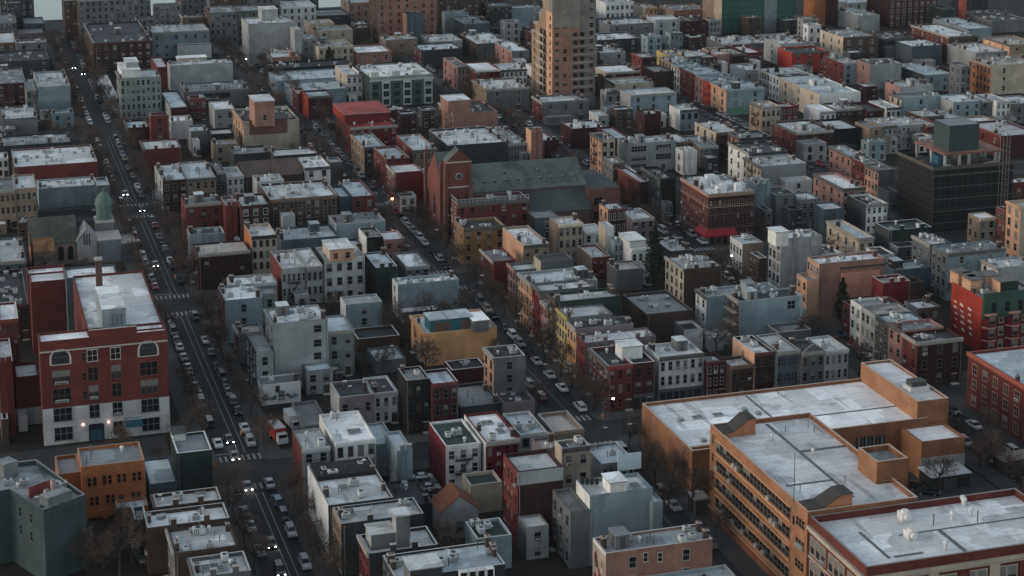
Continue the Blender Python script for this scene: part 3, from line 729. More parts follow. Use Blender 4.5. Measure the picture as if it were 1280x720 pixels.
def free_front(r, u0, u1, v0):
    """clear depth in front of a wall, up to 9 m, staying off the streets"""
    d = 9.0
    for o in OCC:
        if o[3] > u0 + .1 and o[0] < u1 - .1 and o[4] <= v0 + .1: d = min(d, v0 - o[4])
        elif o[3] > u0 + .1 and o[0] < u1 - .1 and o[1] < v0 - .2 and o[4] > v0 + .1: return 0
    return d
def rear_extensions():
    """the low back additions that stand in the yards before most row houses"""
    rng = random.Random(77); n = 0
    VS = ((346, 364.3), (460, 477.5), (672, 692), (784, 804))
    for r in RECS:
        b = r['boxes'][0]
        if b['z1'] < 7 or b['v0'] > 900 or r['o'].get('k') in ('school', 'tower', 'site') or 'shop' in r['o'] or r['o'].get('x') in ('redcorner', 'archblock'): continue
        if b['u0'] < 64 and b['u1'] > 45: continue
        w = b['u1'] - b['u0']; f = rng.choice((.42, .5, .6)); a = b['u0'] + rng.choice((0, 1)) * w * (1 - f) + .05; d = free_front(r, a, a + w * f, b['v0'])
        dd = min(d - 1.0, rng.uniform(3.5, 7))
        q = (b['v0'] - dd - 3)
        if dd < 2.5 or any(q < s[1] and b['v0'] > s[0] for s in VS) or abs(q - c3_(a)) < 9 or abs(b['v0'] - c3_(a)) < 9: continue
        if not (seen(a + w * f / 2, b['v0'] - dd, 2.5, 5, CAMS[:1]) or seen(a + w * f / 2, b['v0'] - dd, 4, 5, CAMS[:1])): continue
        h = min(b['z1'] - 2.5, rng.choice((3.2, 3.6, 5.8, 6.4)))
        e = dict(u0=a, v0=b['v0'] - dd, u1=a + w * f - .1, v1=b['v0'] - .02, z0=0, z1=h, F=rng.choice([b['F'], 'gy', 'lg', 'dg', 'br', 'wh']), L='gy', R=rng.choice('PGBDW'), fw=rng.choice((0, 1, 2)), lw=0, pent=False)
        r['boxes'].append(e); n += 1
    make_occ(); print('rear extensions', n)
def c3_(u): return 566.5 - (u - 53) * .105

def infill():
    """small outbuildings and back houses that fill the open lots seen between the surveyed ones"""
    global OCC
    rng = random.Random(99); out = []
    US = [(s[3], s[4]) for s in STREETS]; VS = [(344, 366), (458, 479), (674, 691)]
    cells = [(u, v) for v in range(292, 900, 5) for u in range(-90, 400, 5)]; rng.shuffle(cells)
    for u, v in cells:
        if len(out) >= 175: break
        w, d = rng.uniform(5, 8.5), rng.uniform(5.5, 11); u0, u1, v0, v1 = u - w / 2, u + w / 2, v - d / 2, v + d / 2
        if any(u1 > a - .3 and u0 < b + .3 for a, b in US) or any(v1 > a and v0 < b for a, b in VS) or (v1 > c3_(u) - 9.5 and v0 < c3_(u) + 9.5): continue
        if u0 > 150 and v < 345: continue
        if u < 44 and v < 380: continue
        x, y = pr(u, v0, 0)
        if not (-10 < x < 1290 and 5 < y < 740): continue
        if np.any((OCC[:, 0] - .4 < u1) & (OCC[:, 3] + .4 > u0) & (OCC[:, 1] - .6 < v1) & (OCC[:, 4] + .6 > v0)): continue
        if not (seen(u, v0, .8, 5, CAMS[:1]) and seen(u, v1, .5, 5, CAMS[:1])): continue
        if rng.random() < .12: continue
        far = v > 560; h = rng.uniform(4.5, 8.5) if far else rng.uniform(3, 5.5)
        if v > 760: h = rng.uniform(6, 10)
        out.append((u0, v0, u1, v1, h)); OCC = np.vstack([OCC, [u0, v0, 0, u1, v1, h]])
    CN = dict(gy='grey', lg='pale grey', br='brown', mr='dark red', dg='dark grey', tn='tan', wh='white', rb='red brick', bl='pale blue')
    RN = dict(P='pale', G='grey', D='black', B='bluish', W='white')
    for u0, v0, u1, v1, h in sorted(out, key=lambda e: e[1]):
        F = rng.choice(list(CN)); R = rng.choice('PPGDBW'); fw = rng.choice((0, 2, 2, 3)); big = h > 5.2
        lab = unique('%s %s with a %s roof by the %s' % (CN[F], 'back house' if big else 'outbuilding', RN[R], near((u0 + u1) / 2, v0)))
        RECS.append(dict(label=lab, o=dict(k='house' if big else 'garage'), c=1, i=1000 + len(RECS), boxes=[dict(u0=u0, v0=v0, u1=u1, v1=v1, z0=0, z1=h, F=F, L=F, R=R, fw=fw, lw=1 if big else 0, pent=False)]))
    print('infill', len(out))
# ---------------------------------------------------------------- hand-built landmarks
class Thing:
    def __init__(s, name, label, cat, u, v):
        s.c = (u, v); s.root = empty(name, u, v); tag(s.root, label, cat); s.name = name; s.label = label
        s.boxes = []
    def put(s, name, m, parent=None, loc=(0,0,0), rz=0): return put(name, m.mesh(name), parent or s.root, loc, rz)
    def block(s, name, u0, v0, u1, v1, z1, F, L=None, R='W', para=.6, cop=None, z0=0, roofname=None):
        b = dict(u0=u0, v0=v0, u1=u1, v1=v1, z0=z0, z1=z1, F=F, L=L or F, R=R)
        m = MB(); q = shell(m, b, s.c, para, .4, cop); w = s.put(name, m)
        m = MB(); m.box(q[0], q[1], q[4] - .2, q[2], q[3], q[4], roofm(R), bottom=False); b['roof'] = s.put(roofname or 'roof', m); b['q'] = q
        s.boxes.append(b); return b
def pu(px, py, z): return g(px, py, z)
CUSTOM = []
def plan_orange():
    u0 = 134.8; h1, h2 = 9.5, 18.2
    v1 = 344; vm = 320; vb = g(878, 562, h1)[1]; uR = g(1160, 521, h1)[0]
    S = dict(u0=u0, h1=h1, h2=h2, v1=v1, vm=g(1045, 536, h1)[1], vb=vb, uR=uR)
    S['s2v1'] = g(888, 530, h2)[1]; S['s2v0'] = g(1040, 636, h2)[1]; S['s2u1'] = g(1085, 572, h2)[0]
    foot(u0, S['vm'], uR, v1, h1); foot(u0, vb, u0 + 22, S['vm'], h1); foot(u0, S['s2v0'], S['s2u1'], S['s2v1'], h2)
    u, v = g(1147, 502, 13); S['g'] = (u, v, g(1186, 497, 13)[0], v1); foot(*S['g'], 13)
    u, v = g(1152, 553, 8); S['a'] = (u, v, g(1207, 546, 8)[0], S['g'][1] - .1); foot(*S['a'], 8)
    u, v = g(1096, 581, 21); S['t'] = (u, v, g(1136, 576, 21)[0], v + 7); foot(*S['t'], 21)
    S['rv1'] = S['s2v0'] - .1; u, v = g(1125, 703, 17.5); S['r'] = (u0 + .4, v, u0 + 40, S['rv1']); foot(*S['r'], 17.5)
    S['b'] = (212.0, 268.0, 236.0, 344.5, 12.5); foot(*S['b'])
    c0, c1 = g(40, 334, 0), g(98, 334, 0); S['ch'] = c0, c1
    foot(c0[0], c0[1], c1[0] + 14, c0[1] + 17, 8)
    S['go'] = (136.0, 507.0, 186.0, 528.0); foot(*S['go'], 17)
    # blue grey block, rotated
    S['bg'] = [g(x, y, 14) for x, y in ((54,637), (107,618), (45,574), (-40,584), (-40,622), (12,611))]
    us, vs = [p[0] for p in S['bg']], [p[1] for p in S['bg']]; foot(min(us) + 8, min(vs) + 4, max(us) - 4, max(vs) - 5, 10)
    return S
PL = plan_orange()
def customs():
    S = PL; rng = random.Random(3)
    # ---------- orange brick school with ribbon windows
    u0 = S['u0']; t = Thing('school_building', 'large orange brick school with ribbon windows and broad white roofs', 'school', u0 + 20, S['s2v0']); c = t.c
    org = 'ob_lit'; PAL['ob_lit'] = (.44,.215,.12); BRICKY.add('ob_lit'); PAL['ob_shade'] = (.36,.16,.085); BRICKY.add('ob_shade')  # one brick, sunlight and shade put into its left and front colours
    cop = plain((.5,.4,.33), .7); A = t.block('wall', u0, S['vm'], S['uR'], S['v1'], S['h1'], 'ob_shade', 'ob_lit', 'W', .7, cop)
    B = t.block('wing', u0, S['vb'], u0 + 22, S['vm'] + .1, S['h1'], 'ob_shade', 'ob_lit', 'W', .7, cop, roofname='wing_roof')
    C = t.block('main_block', u0 + .05, S['s2v0'], S['s2u1'], S['s2v1'], S['h2'], 'ob_shade', 'ob_lit', 'W', .9, plain((.55,.47,.42), .7), roofname='upper_roof')
    Gm = t.block('gymnasium', S['g'][0], S['g'][1], S['g'][2], S['g'][3], 13, 'ob_shade', 'ob_lit', 'W', .5, cop, roofname='gymnasium_roof')
    Ax = t.block('annex', *S['a'], 8, 'ob_shade', 'ob_lit', 'W', .5, None, roofname='annex_roof')
    T = t.block('stair_tower', *S['t'], 21.5, 'ob_shade', 'ob_lit', 'G', 1.0, cop, roofname='stair_tower_roof')
    m = MB(); m.box(S['a'][0] - c[0] - .06, S['a'][1] - c[1] - .08, -.3, S['a'][2] - c[0], S['a'][1] - c[1], 4.6, surf('plaster', (.4,.38,.34))); t.put('cream_base', m)
    def ribbon(b, v_a, v_b, z, h):
        """one long band of sashes along the left face"""
        L = v_b - v_a; m = MB(); m.box(0, -.03, 0, L, 0, h, glassm(0)); fr = plain((.13,.1,.085), .6)
        n = int(L / 1.5)
        for k in range(n + 1): x = L * k / n; m.box(x - .07, -.1, 0, x + .07, -.03, h, fr)
        m.box(0, -.1, h * .45 - .06, L, -.03, h * .45 + .06, fr)
        m.box(-.2, -.4, -.25, L + .2, 0, 0, plain((.48,.25,.14))); m.box(-.2, -.3, h, L + .2, 0, h + .2, plain((.48,.25,.14)))
        for k in range(n):
            q = rng.random()
            if q < .16: m.box(L * k / n + .1, -.55, .1, L * k / n + 1.1, -.1, .85, plain((.33,.31,.29)))       # window air units
            elif q < .4: m.box(L * k / n + .08, -.05, h * .5, L * (k + 1) / n - .08, -.031, h, glassm(2))
        t.put('ribbon_window', m, loc=(b['u0'] - c[0], v_b - c[1], z), rz=-math.pi / 2)
    va, vb_ = S['s2v0'] + 6.5, S['s2v1'] - 3.4
    for z in (14.0, 10.4, 6.8, 3.0): ribbon(C, va, vb_, z, 2.3)
    for z in (15, 11.4, 7.8): window(t.root, c, C, 'l', S['s2v1'] - 1.6, z, .7, 1.6, (.3,.14,.08), pane=0, force=True)
    for z in (14.4, 10.6, 6.8, 3): window(t.root, c, C, 'l', S['s2v0'] + 2.6, z, 3.2, 1.5, (.3,.16,.09), pane=0, force=True)
    m = MB(); m.box(0, -.25, 1.8, S['s2v1'] - S['s2v0'], 0, 2.1, plain((.5,.27,.15))); m.box(0, -.12, -.3, S['s2v1'] - S['s2v0'], 0, 1.8, surf('brick', (.2,.08,.05))); t.put('brick_base', m, loc=(C['u0'] - c[0], S['s2v1'] - c[1], 0), rz=-math.pi / 2)
    m = MB(); v = S['s2v1'] + 1.2; m.box(C['u0'] - 3.2 - c[0], v - 1.8 - c[1], 3.3, C['u0'] - c[0], v + 2.2 - c[1], 3.6, plain((.4,.33,.3)));
    for y in (v - 1.6, v + 1.9): m.box(C['u0'] - 3.1 - c[0], y - c[1], 0, C['u0'] - 2.8 - c[0], y + .3 - c[1], 3.3, plain((.2,.2,.2)))
    m.box(C['u0'] - 3.0 - c[0], v - 1.4 - c[1], 0, C['u0'] - c[0], v + 1.8 - c[1], 3, plain((.06,.06,.06))); t.put('entrance_porch', m)
    # tall glazed bay on the court side of the low wing
    m = MB(); ua, za = fx(A, 1068, 572); ub, zb = fx(A, 1107, 545)
    for k in range(4): x = (ub - ua) * k / 4; m.box(x + .2, -.08, 0, x + (ub - ua) / 4 - .2, 0, 5, glassm(1)); m.box(x + (ub - ua) / 8 - .08, -.12, 0, x + (ub - ua) / 8 + .08, -.08, 5, plain((.25,.28,.28))); m.box(x + .2, -.12, 2.4, x + (ub - ua) / 4 - .2, -.08, 2.55, plain((.25,.28,.28)))
    t.put('hall_window', m, loc=(ua - c[0], A['v0'] - c[1], 2.0))
    window(t.root, c, T, 'f', (T['u0'] + T['u1']) / 2, 15.5, 2.8, 2.2, (.3,.14,.08), pane=0, force=True); window(t.root, c, B, 'f', u0 + .8, 4, .8, 1.8, (.2,.1,.06), pane=0, force=True)
    # sloping stair covers on the roof
    def cover(u, v, z, L, wd, h):
        m = MB(); tar = plain((.05,.045,.042), .8); P = [(0, 0), (L * .35, .2), (L * .75, h), (L, h)]
        for (xa, ha), (xb, hb) in zip(P, P[1:]):
            m.face([(xa, 0, ha + .4), (xb, 0, hb + .4), (xb, wd, hb + .4), (xa, wd, ha + .4)], tar)
            for y in (0, wd): m.face([(xa, y, -.6), (xb, y, -.6), (xb, y, hb + .4), (xa, y, ha + .4)], surf('brick', PAL['ob_shade']))
            m.face([(xa, -.25, ha + .25), (xb, -.25, hb + .25), (xb, -.25, hb + .5), (xa, -.25, ha + .5)], tar); m.face([(xa, -.25, ha + .5), (xb, -.25, hb + .5), (xb, 0, hb + .42), (xa, 0, ha + .42)], tar)
        m.face([(L, 0, -.6), (L, wd, -.6), (L, wd, h + .4), (L, 0, h + .4)], surf('brick', PAL['ob_lit'])); m.face([(0, 0, -.6), (0, wd, -.6), (0, wd, .4), (0, 0, .4)], surf('brick', PAL['ob_lit']))
        t.put('stair_cover', m, loc=(u - c[0], v - c[1], z))
    u, v = g(905, 538, S['h2']); cover(C['u0'] + .2, S['s2v1'] - 5.2, S['h2'] - .3, 6.8, 3.6, 2.3)
    cover(C['u0'] + .2, S['s2v0'] + .7, S['h2'] - .3, 8.5, 3.6, 2.0)
    m = MB(); u, v = g(1143, 498, 13.2); m.box(-2.2, -1.6, -.6, 2.2, 1.6, 1, plain((.5,.5,.48))); m.box(-1.7, -1.3, 1, 1.7, 1.3, 2, plain((.05,.05,.045))); t.put('roof_unit', m, loc=((S['g'][0] + S['g'][2]) / 2 - c[0], S['g'][1] + 7 - c[1], 12.8))
    # roof lines, pipes and curbs
    dk = plain((.14,.14,.14), .8); ro = C['roof']; z = S['h2'] - .88; du = C['u1'] - C['u0']; dv = S['s2v1'] - S['s2v0']
    X = lambda k: C['u0'] + du * k - c[0]; Y = lambda k: S['s2v0'] + dv * k - c[1]
    m = MB(); m.box(X(.52), Y(.12), z, X(.55), Y(.97), z + .05, dk); m.box(X(.52), Y(.62), z + .001, X(.98), Y(.64), z + .055, dk); m.box(X(.1), Y(.3), z, X(.53), Y(.315), z + .05, dk); put('walkway_strips', m.mesh('walkway_strips'), ro)
    for k in range(8):
        t_ = rng.choice(('vent_pipe', 'roof_hatch', 'vent_pipe', 'turbine_vent')); put(t_, PIECES[t_], ro, (X(rng.uniform(.15, .9)), Y(rng.uniform(.15, .9)), z))
    m = MB(); m.tube((0,0,-.5), (0,0,8.5), .07, .05, METAL, 6); m.tube((0,0,-4.5), (0,0,-3), .16, .16, METAL, 6); put('antenna_mast', m.mesh('antenna_mast'), t.root, (C['u0'] - .2 - c[0], S['s2v0'] + 5 - c[1], S['h2'] + .2))
    ro = A['roof']; m = MB(); zz = S['h1'] - .68; m.box(u0 + 24 - c[0], S['vm'] + 9 - c[1], zz, S['uR'] - 1 - c[0], S['vm'] + 9.4 - c[1], zz + .06, dk); m.box(u0 + 23 - c[0], S['vm'] + 1 - c[1], zz, u0 + 23.4 - c[0], S['v1'] - 1 - c[1], zz + .055, dk); put('walkway_strips', m.mesh('walkway_strips'), ro)
    for k in range(9): t_ = rng.choice(('vent_pipe', 'roof_hatch', 'skylight')); put(t_, PIECES[t_], ro, (rng.uniform(u0 + 4, S['uR'] - 16) - c[0], rng.uniform(S['vm'] + 2, S['v1'] - 2) - c[1], zz))
    # ---------- red brick school joined to it
    r = S['r']; t2 = Thing('school_building', 'red brick school with stone bands and white roof joining the orange school', 'school', r[0] + 20, r[1]); c2 = t2.c
    PAL['rs'] = (.22,.06,.048); BRICKY.add('rs'); b = t2.block('wall', *r, 17.5, 'rs', 'rs', 'W', 1.2, plain((.27,.25,.24), .8)); st_ = surf('plaster', (.4,.34,.29))
    L, D = r[2] - r[0], r[3] - r[1]; cor = lambda z, h, o: (lambda m: (m.box(r[0] - c2[0] - o, -o, z, r[2] - c2[0], 0, z + h, st_), m.box(r[0] - c2[0] - o, 0, z, r[0] - c2[0], D, z + h, st_), t2.put('stone_band', m)))(MB())
    cor(15.4, .5, .55); cor(14.8, .6, .2); cor(10.3, .35, .18); cor(5.6, .4, .2)
    for z in (11.2, 6.9, 2.2):
        for k in range(3):
            cc = r[1] + D * (k + .5) / 3
            for s in (-2, 0, 2): 
                if abs(s) <= 2: window(t2.root, c2, b, 'l', cc + s, z, 1.5, 2.9, (.42,.35,.3), pane=rng.choice((0,1,1)), force=True)
        for k in range(6):
            cc = r[0] + 3.2 + k * 5.6
            for s in (-1, 1): window(t2.root, c2, b, 'f', cc + s, z, 1.55, 2.9, (.42,.36,.31), pane=rng.choice((0,1,2)), force=True)
    for k in range(7): m = MB(); m.box(-.9, -.16, 5.9, .9, 0, 14.8, st_ if k % 2 == 0 else wallm('rs')); t2.put('pier', m, loc=(r[0] + .9 + k * 5.6 - c2[0], 0, 0))
    z = 16.35; ro = b['roof']; m = MB()
    m.box(r[0] + 12 - c2[0], D * .55, z, r[2] - 1 - c2[0], D * .55 + .3, z + .05, dk); m.box(r[0] + 19 - c2[0], 2, z + .002, r[0] + 19.7 - c2[0], D * .55, z + .06, dk); m.box(r[0] + 7.2 - c2[0], 4, z, r[0] + 12.5 - c2[0], 4.5, z + .05, dk); m.box(r[0] + 6 - c2[0], 4, z + .003, r[0] + 6.5 - c2[0], D - 6, z + .055, dk); put('walkway_strips', m.mesh('walkway_strips'), ro)
    for px, py in ((1131, 645), (1139, 668)):
        u, v = g(px, py, 17); m = MB(); w = plain((.62,.6,.58), .5); m.box(-1.1, -.9, -.9, 1.1, 1.6, .9, w); m.lathe([(1.0, .9), (1.0, 1.3), (.8, 1.5), (0, 1.55)], w, 14); m.tube((0, -.9, .1), (0, -1.7, .1), .8, .7, w, 12); put('rooftop_fan', m.mesh('rooftop_fan'), ro, (u - c2[0], min(max(v - c2[1], 2), D - 2), z + .66), 0, (.75, .75, .75))
    for px, py in ((1167, 652), (1214, 640), (1196, 620), (1190, 645), (1222, 648), (1182, 682), (1205, 628)):
        u, v = g(px, py, 17); k = rng.choice(('turbine_vent', 'vent_pipe', 'turbine_vent')); put(k, PIECES[k], ro, (u - c2[0], min(max(v - c2[1], 1), D - 1), z), 0, (1.4, 1.4, 1.6))
    # ---------- long brick building on the far corner, right edge
    q = S['b']; t3 = Thing('apartment_building', 'long red brown brick building with stone window heads at the right edge', 'apartment building', q[0] + 8, q[1]); c3 = t3.c
    b = t3.block('wall', *q, 'rs', 'rs', 'B', .6, plain((.35,.09,.07), .7)); t3.boxes[0]['z1'] = 12.5
    for k in range(18):
        v = q[1] + 2 + k * 4.2
        for z in (8.3, 4.9, 1.2): window(t3.root, c3, b, 'l', v, z, 1.7, 2.1, (.36,.2,.16), pane=rng.choice((0,1,3)))
    cornice(t3.root, c3, b, 'l', (.33,.08,.06))
    clutter(t3.root, b['roof'], c3, b['q'], b, 2, rng, [])
    # ---------- church with the green lantern, left
    (a0, av), (a1, _) = S['ch']; t4 = Thing('church', 'old church with an olive grey pitched roof and green domed lantern', 'church', (a0 + a1) / 2, av); c4 = t4.c
    W2 = a1 - a0; ol = surf('roof', (.085,.09,.078), .85, .2); bx = dict(u0=a0, v0=av, u1=a1, v1=av + 17, z0=0, z1=6.5, F='br', L='sm')
    m = MB(); m.box(-W2/2, 0, -.3, W2/2, 17, 6.5, surf('brick', (.2,.15,.125)), left=surf('brick', (.26,.11,.08))); t4.put('wall', m)
    t4.put('roof', gable_mesh(bx, c4, 5.2, 'u', ol, surf('brick', (.26,.11,.08)), .4))
    m = MB(); m.box(-W2/2 + .6, -3.5, 0, -W2/2 + 6, 0, 5.2, surf('brick', (.26,.2,.15))); m.face([(-W2/2 + .4, -3.9, 5.2), (-W2/2 + 6.2, -3.9, 5.2), (-W2/2 + 6.2, 0, 8.2), (-W2/2 + .4, 0, 8.2)], surf('roof', (.33,.17,.08))); t4.put('side_chapel', m)
    for k in range(3): window(t4.root, c4, bx, 'f', a0 + 8 + k * 2.6, 1.2, 1.5, 4, (.25,.2,.16), 'arch', pane=0)
    # pale louvred gable end and stepped front
    bx2 = dict(u0=a1 + .1, v0=av - 1, u1=a1 + 5.5, v1=av + 8, z0=0, z1=6.8, F='lg', L='lg'); m = MB(); m.box(bx2['u0'] - c4[0], -1, -.3, bx2['u1'] - c4[0], 8, 6.8, surf('plaster', (.36,.35,.34))); t4.put('front_wing', m); t4.put('front_wing_roof', gable_mesh(bx2, c4, 3.2, 'v', surf('roof', (.33,.34,.35)), surf('plaster', (.42,.41,.4)), .3))
    m = MB()
    for k in range(3): m.box(-.9 + k * .7, -.07, 0, -.5 + k * .7, 0, 3.2, plain((.06,.06,.06)))
    t4.put('louvre', m, loc=(a1 + 2.8 - c4[0], -1, 5.4))
    for k, (x0, x1, y0, y1, z, cc) in enumerate(((5.7, 12, -2, 7, 6.5, (.16,.17,.18)), (6.2, 11, 7, 14, 9.2, (.16,.15,.14)), (12.1, 16, -2, 7, 5.2, (.1,.12,.14)))):
        m = MB(); m.box(a1 + x0 - c4[0], y0, -.3, a1 + x1 - c4[0], y1, z, surf('plaster', cc), top=roofm('G')); m.box(a1 + x0 - .2 - c4[0], y0 - .2, z, a1 + x1 + .2 - c4[0], y1 + .2, z + .35, STONE); t4.put('front_block', m)
    m = MB(); gr = surf('plain', (.1,.16,.14), .7); cx, cy = a1 + 8.6 - c4[0], 10.5
    m.lathe([(2.5, 9.3), (2.5, 9.8), (2.15, 9.9), (2.15, 13.6), (2.6, 13.7), (2.6, 14.2), (2.2, 14.3)], gr, 8, (cx, cy)); t4.put('lantern', m)
    m = MB(); m.lathe([(2.3, 14.2), (2.2, 15), (1.8, 16), (1.2, 16.8), (.5, 17.3), (.3, 17.4), (.3, 18.2), (0, 18.4)], gr, 16, (cx, cy)); t4.put('dome', m)
    for k in range(8):
        a = math.pi * (2 * k + 1) / 8; m = MB(); m.box(-.45, -.05, 0, .45, .05, 3, plain((.08,.14,.12))); t4.put('lantern_opening', m, loc=(cx + 2.02 * math.cos(a), cy + 2.02 * math.sin(a), 10.3), rz=a + math.pi / 2)
    # ---------- gothic church
    g0, gv0, g1, gv1 = S['go']; t5 = Thing('church', 'tall red brick gothic church with a long grey slate roof', 'church', g0 + 8, gv0); c5 = t5.c
    rb_ = surf('brick', (.12,.042,.036)); sl = surf('roof', (.1,.115,.108), .75, .3); tr = surf('brick', (.12,.058,.05))
    D = gv1 - gv0; na, nb = g0 + 7 - c5[0], 36.0 - 0
    # aisles low, nave high
    m = MB(); m.box(na, -4, -.3, nb, D + 3, 7, surf('brick', (.15,.1,.09))); t5.put('aisle_wall', m)
    m = MB(); m.face([(na, -4.5, 6.9), (nb + .4, -4.5, 6.9), (nb + .4, 2.2, 12.4), (na, 2.2, 12.4)], sl); m.face([(na, -4.5, 6.9), (nb + .4, -4.5, 6.9), (nb + .4, -4.5, 7.15), (na, -4.5, 7.15)], plain((.1,.1,.1))); t5.put('aisle_roof', m)
    m = MB(); m.box(na, 2, 7, nb, D - 2, 13.4, surf('brick', (.12,.08,.07)))
    for k in range(10): m.box(na + 2.5 + k * 3.2, 1.93, 12.75, na + 3.3 + k * 3.2, 2, 13.3, plain((.03,.03,.03)))
    t5.put('nave_wall', m)
    bn = dict(u0=g0 + 7, v0=gv0 + 2, u1=c5[0] + nb, v1=gv1 - 2, z1=13.4); t5.put('nave_roof', gable_mesh(bn, c5, 6.0, 'u', sl, tr, .6))
    for k in range(9):
        for row in range(2):
            if row and k % 3: continue
            m = MB(); z = 15.2 + row * 1.8; y = 2 + (z - 13.4) / 6 * (D - 4) / 2; m.box(-.35, -.5, 0, .35, .6, .8, plain((.2,.21,.21))); m.face([(-.25, -.52, .1), (.25, -.52, .1), (.25, -.52, .7), (-.25, -.52, .7)], glassm(0)); t5.put('roof_dormer', m, loc=(na + 3 + k * 3.5, y, z - .25))
    for k in range(4):
        m = MB(); m.face([(x, -.04, z) for x, z in ((-1.1, 0), (1.1, 0), (1.1, 2.6), (0, 4.2), (-1.1, 2.6))], glassm(0)); m.box(-1.4, -.35, -.3, 1.4, 0, 0, STONE); m.box(-.06, -.09, 0, .06, -.04, 3.6, STONE); t5.put('pointed_window', m, loc=(na + 15 + k * 5, -4, 1.6))
    m = MB(); m.box(na + 4, -4.9, 10.2 - 1.6, na + 10, -2.4, 10.3, plain((.07,.06,.06))); t5.put('roof_patch', m, loc=(8, 2.2, 0))
    m = MB(); m.box(nb, -2, -.3, nb + 10, D, 12.5, tr, top=roofm('D')); t5.put('transept', m)
    for z in (3, 7.4):
        for k in range(1): bt = dict(u0=c5[0] + nb, v0=gv0 - 2, u1=0, v1=0); window(t5.root, c5, bt, 'f', c5[0] + nb + 3.2, z, 2.6, 2.4, (.14,.09,.08), pane=0, force=True)
    # west front: big gable between two buttressed towers
    f0, f1 = g0 - c5[0], na; 
    m = MB(); m.box(f0, 1.5, -.3, f1, D - 1.5, 15, rb_); mid = D / 2
    for x in (f0, f1): m.face([(x, 1.5, 15), (x, D - 1.5, 15), (x, mid, 24)], rb_)
    m.face([(f0, 1.5, 15), (f1, 1.5, 15), (f1, mid, 24), (f0, mid, 24)], sl); m.face([(f0, D - 1.5, 15), (f1, D - 1.5, 15), (f1, mid, 24), (f0, mid, 24)], sl); t5.put('front_gable', m)
    m = MB(); m.box(f0 + .3, -2.6, -.3, f1 + .6, 1.4, 24, rb_); 
    m.face([(f0 + .1, -2.8, 24), (f1 + .8, -2.8, 24), ((f0 + f1) / 2 + .5, -2.8, 27.4)], rb_); m.face([(f0 + .1, -2.9, 24), ((f0 + f1) / 2 + .45, -2.9, 27.6), ((f0 + f1) / 2 + .45, 1.4, 27.6), (f0 + .1, 1.4, 24)], sl); m.face([(f1 + .8, -2.9, 24), ((f0 + f1) / 2 + .45, -2.9, 27.6), ((f0 + f1) / 2 + .45, 1.4, 27.6), (f1 + .8, 1.4, 24)], sl); t5.put('tower', m)
    m = MB(); m.lathe([(1.05, 0), (.85, .1)], STONE, 16); m.lathe([(.85, .08), (0, .08)], glassm(1), 16); o = put('rose_window', m.mesh('rose_window'), t5.root, ((f0 + f1) / 2 + .45, -2.7, 19.5)); o.rotation_euler = (math.pi / 2, 0, 0)
    for x, y in ((f0 - .1, -2.8), (f1 + .4, -2.8), (f0 - .3, 1.5), (f0 - .3, D - 2)):
        m = MB(); m.box(-.55, -.55, -.3, .55, .55, 18, tr); m.box(-.4, -.4, 18, .4, .4, 22.5, tr); m.lathe([(.5, 22.5), (0, 23.8)], rb_, 4); t5.put('buttress', m, loc=(x, y, 0))
    for zz in (8, 16.2, 23.6):
        m = MB(); m.box(f0 + .1, -2.8, zz, f1 + .8, -2.58, zz + .35, STONE); t5.put('string_course', m)
    for x in (f0 + 1.6, f0 + 3.8, f0 + 6):
        m = MB(); m.face([(x + a, -2.64, q) for a, q in ((-.5, 9), (.5, 9), (.5, 13), (0, 14.6), (-.5, 13))], plain((.03,.025,.025))); t5.put('lancet_window', m)
    for k, y in enumerate((3.5, mid - .2, D - 3.5)):
        m = MB(); m.face([(x, -.05, z) for x, z in ((-1, 0), (1, 0), (1, 5), (0, 7), (-1, 5))], glassm(0)); m.box(-1.2, -.2, -.2, 1.2, 0, 0, STONE); t5.put('pointed_window', m, loc=(f0, y, 5), rz=-math.pi / 2)
    # ---------- blue grey rotated block, bottom left
    P = S['bg']; cu, cv = sum(p[0] for p in P) / 6, sum(p[1] for p in P) / 6
    t6 = Thing('apartment_building', 'blue grey rendered apartment block at the bottom corner with cluttered roof', 'apartment building', cu, cv); c6 = t6.c
    Q = [(p[0] - cu, p[1] - cv) for p in P]; bw = surf('plaster', (.04,.06,.065)); m = MB(); n = len(Q); z = 14
    ins = [(x * .955, y * .955) for x, y in Q]
    for k in range(n):
        a, b_ = Q[k], Q[(k+1) % n]; i0, i1 = ins[k], ins[(k+1) % n]
        m.face([(*a, -.3), (*b_, -.3), (*b_, z), (*a, z)], bw); m.face([(*a, z), (*b_, z), (*i1, z), (*i0, z)], plain((.24,.24,.23))); m.face([(*i0, z), (*i1, z), (*i1, z - .9), (*i0, z - .9)], bw)
    t6.put('wall', m); m = MB(); m.face([(*p, z - .9) for p in ins], roofm('G')); ro = t6.put('roof', m)
    def rb(px, py, w, d, h, col, nm='bulkhead', rot=0): 
        u, v = g(px, py, z); m = MB(); m.box(-w/2, 0, 0, w/2, d, h, surf('plaster', col), top=roofm('G')); put(nm, m.mesh(nm), ro, (u - cu, v - cv, z - .9), rot)
    rot = math.atan2(Q[1][1] - Q[0][1], Q[1][0] - Q[0][0])
    rb(75, 628, 5.0, 2.6, 2.4, (.13,.15,.15), rot=rot); rb(52, 612, 5, .3, 2.2, (.22,.06,.06), 'red_screen', rot); rb(68, 614, .7, .7, 3, (.35,.28,.26), 'chimney', rot); rb(60, 620, .8, .8, 2, (.4,.33,.3), 'chimney', rot); rb(14, 592, 3, 3, 3, (.17,.18,.18), rot=rot)
    for px, py in ((45,622),(72,606),(78,603),(70,602),(30,600),(10,600),(22,604),(8,588)):
        u, v = g(px, py, z); k = rng.choice(('turbine_vent', 'satellite_dish', 'air_conditioner')); put(k, PIECES[k], ro, (u - cu, v - cv, z - .88))
    d = (Q[0][0] - Q[5][0], Q[0][1] - Q[5][1]); ang = math.atan2(d[1], d[0])
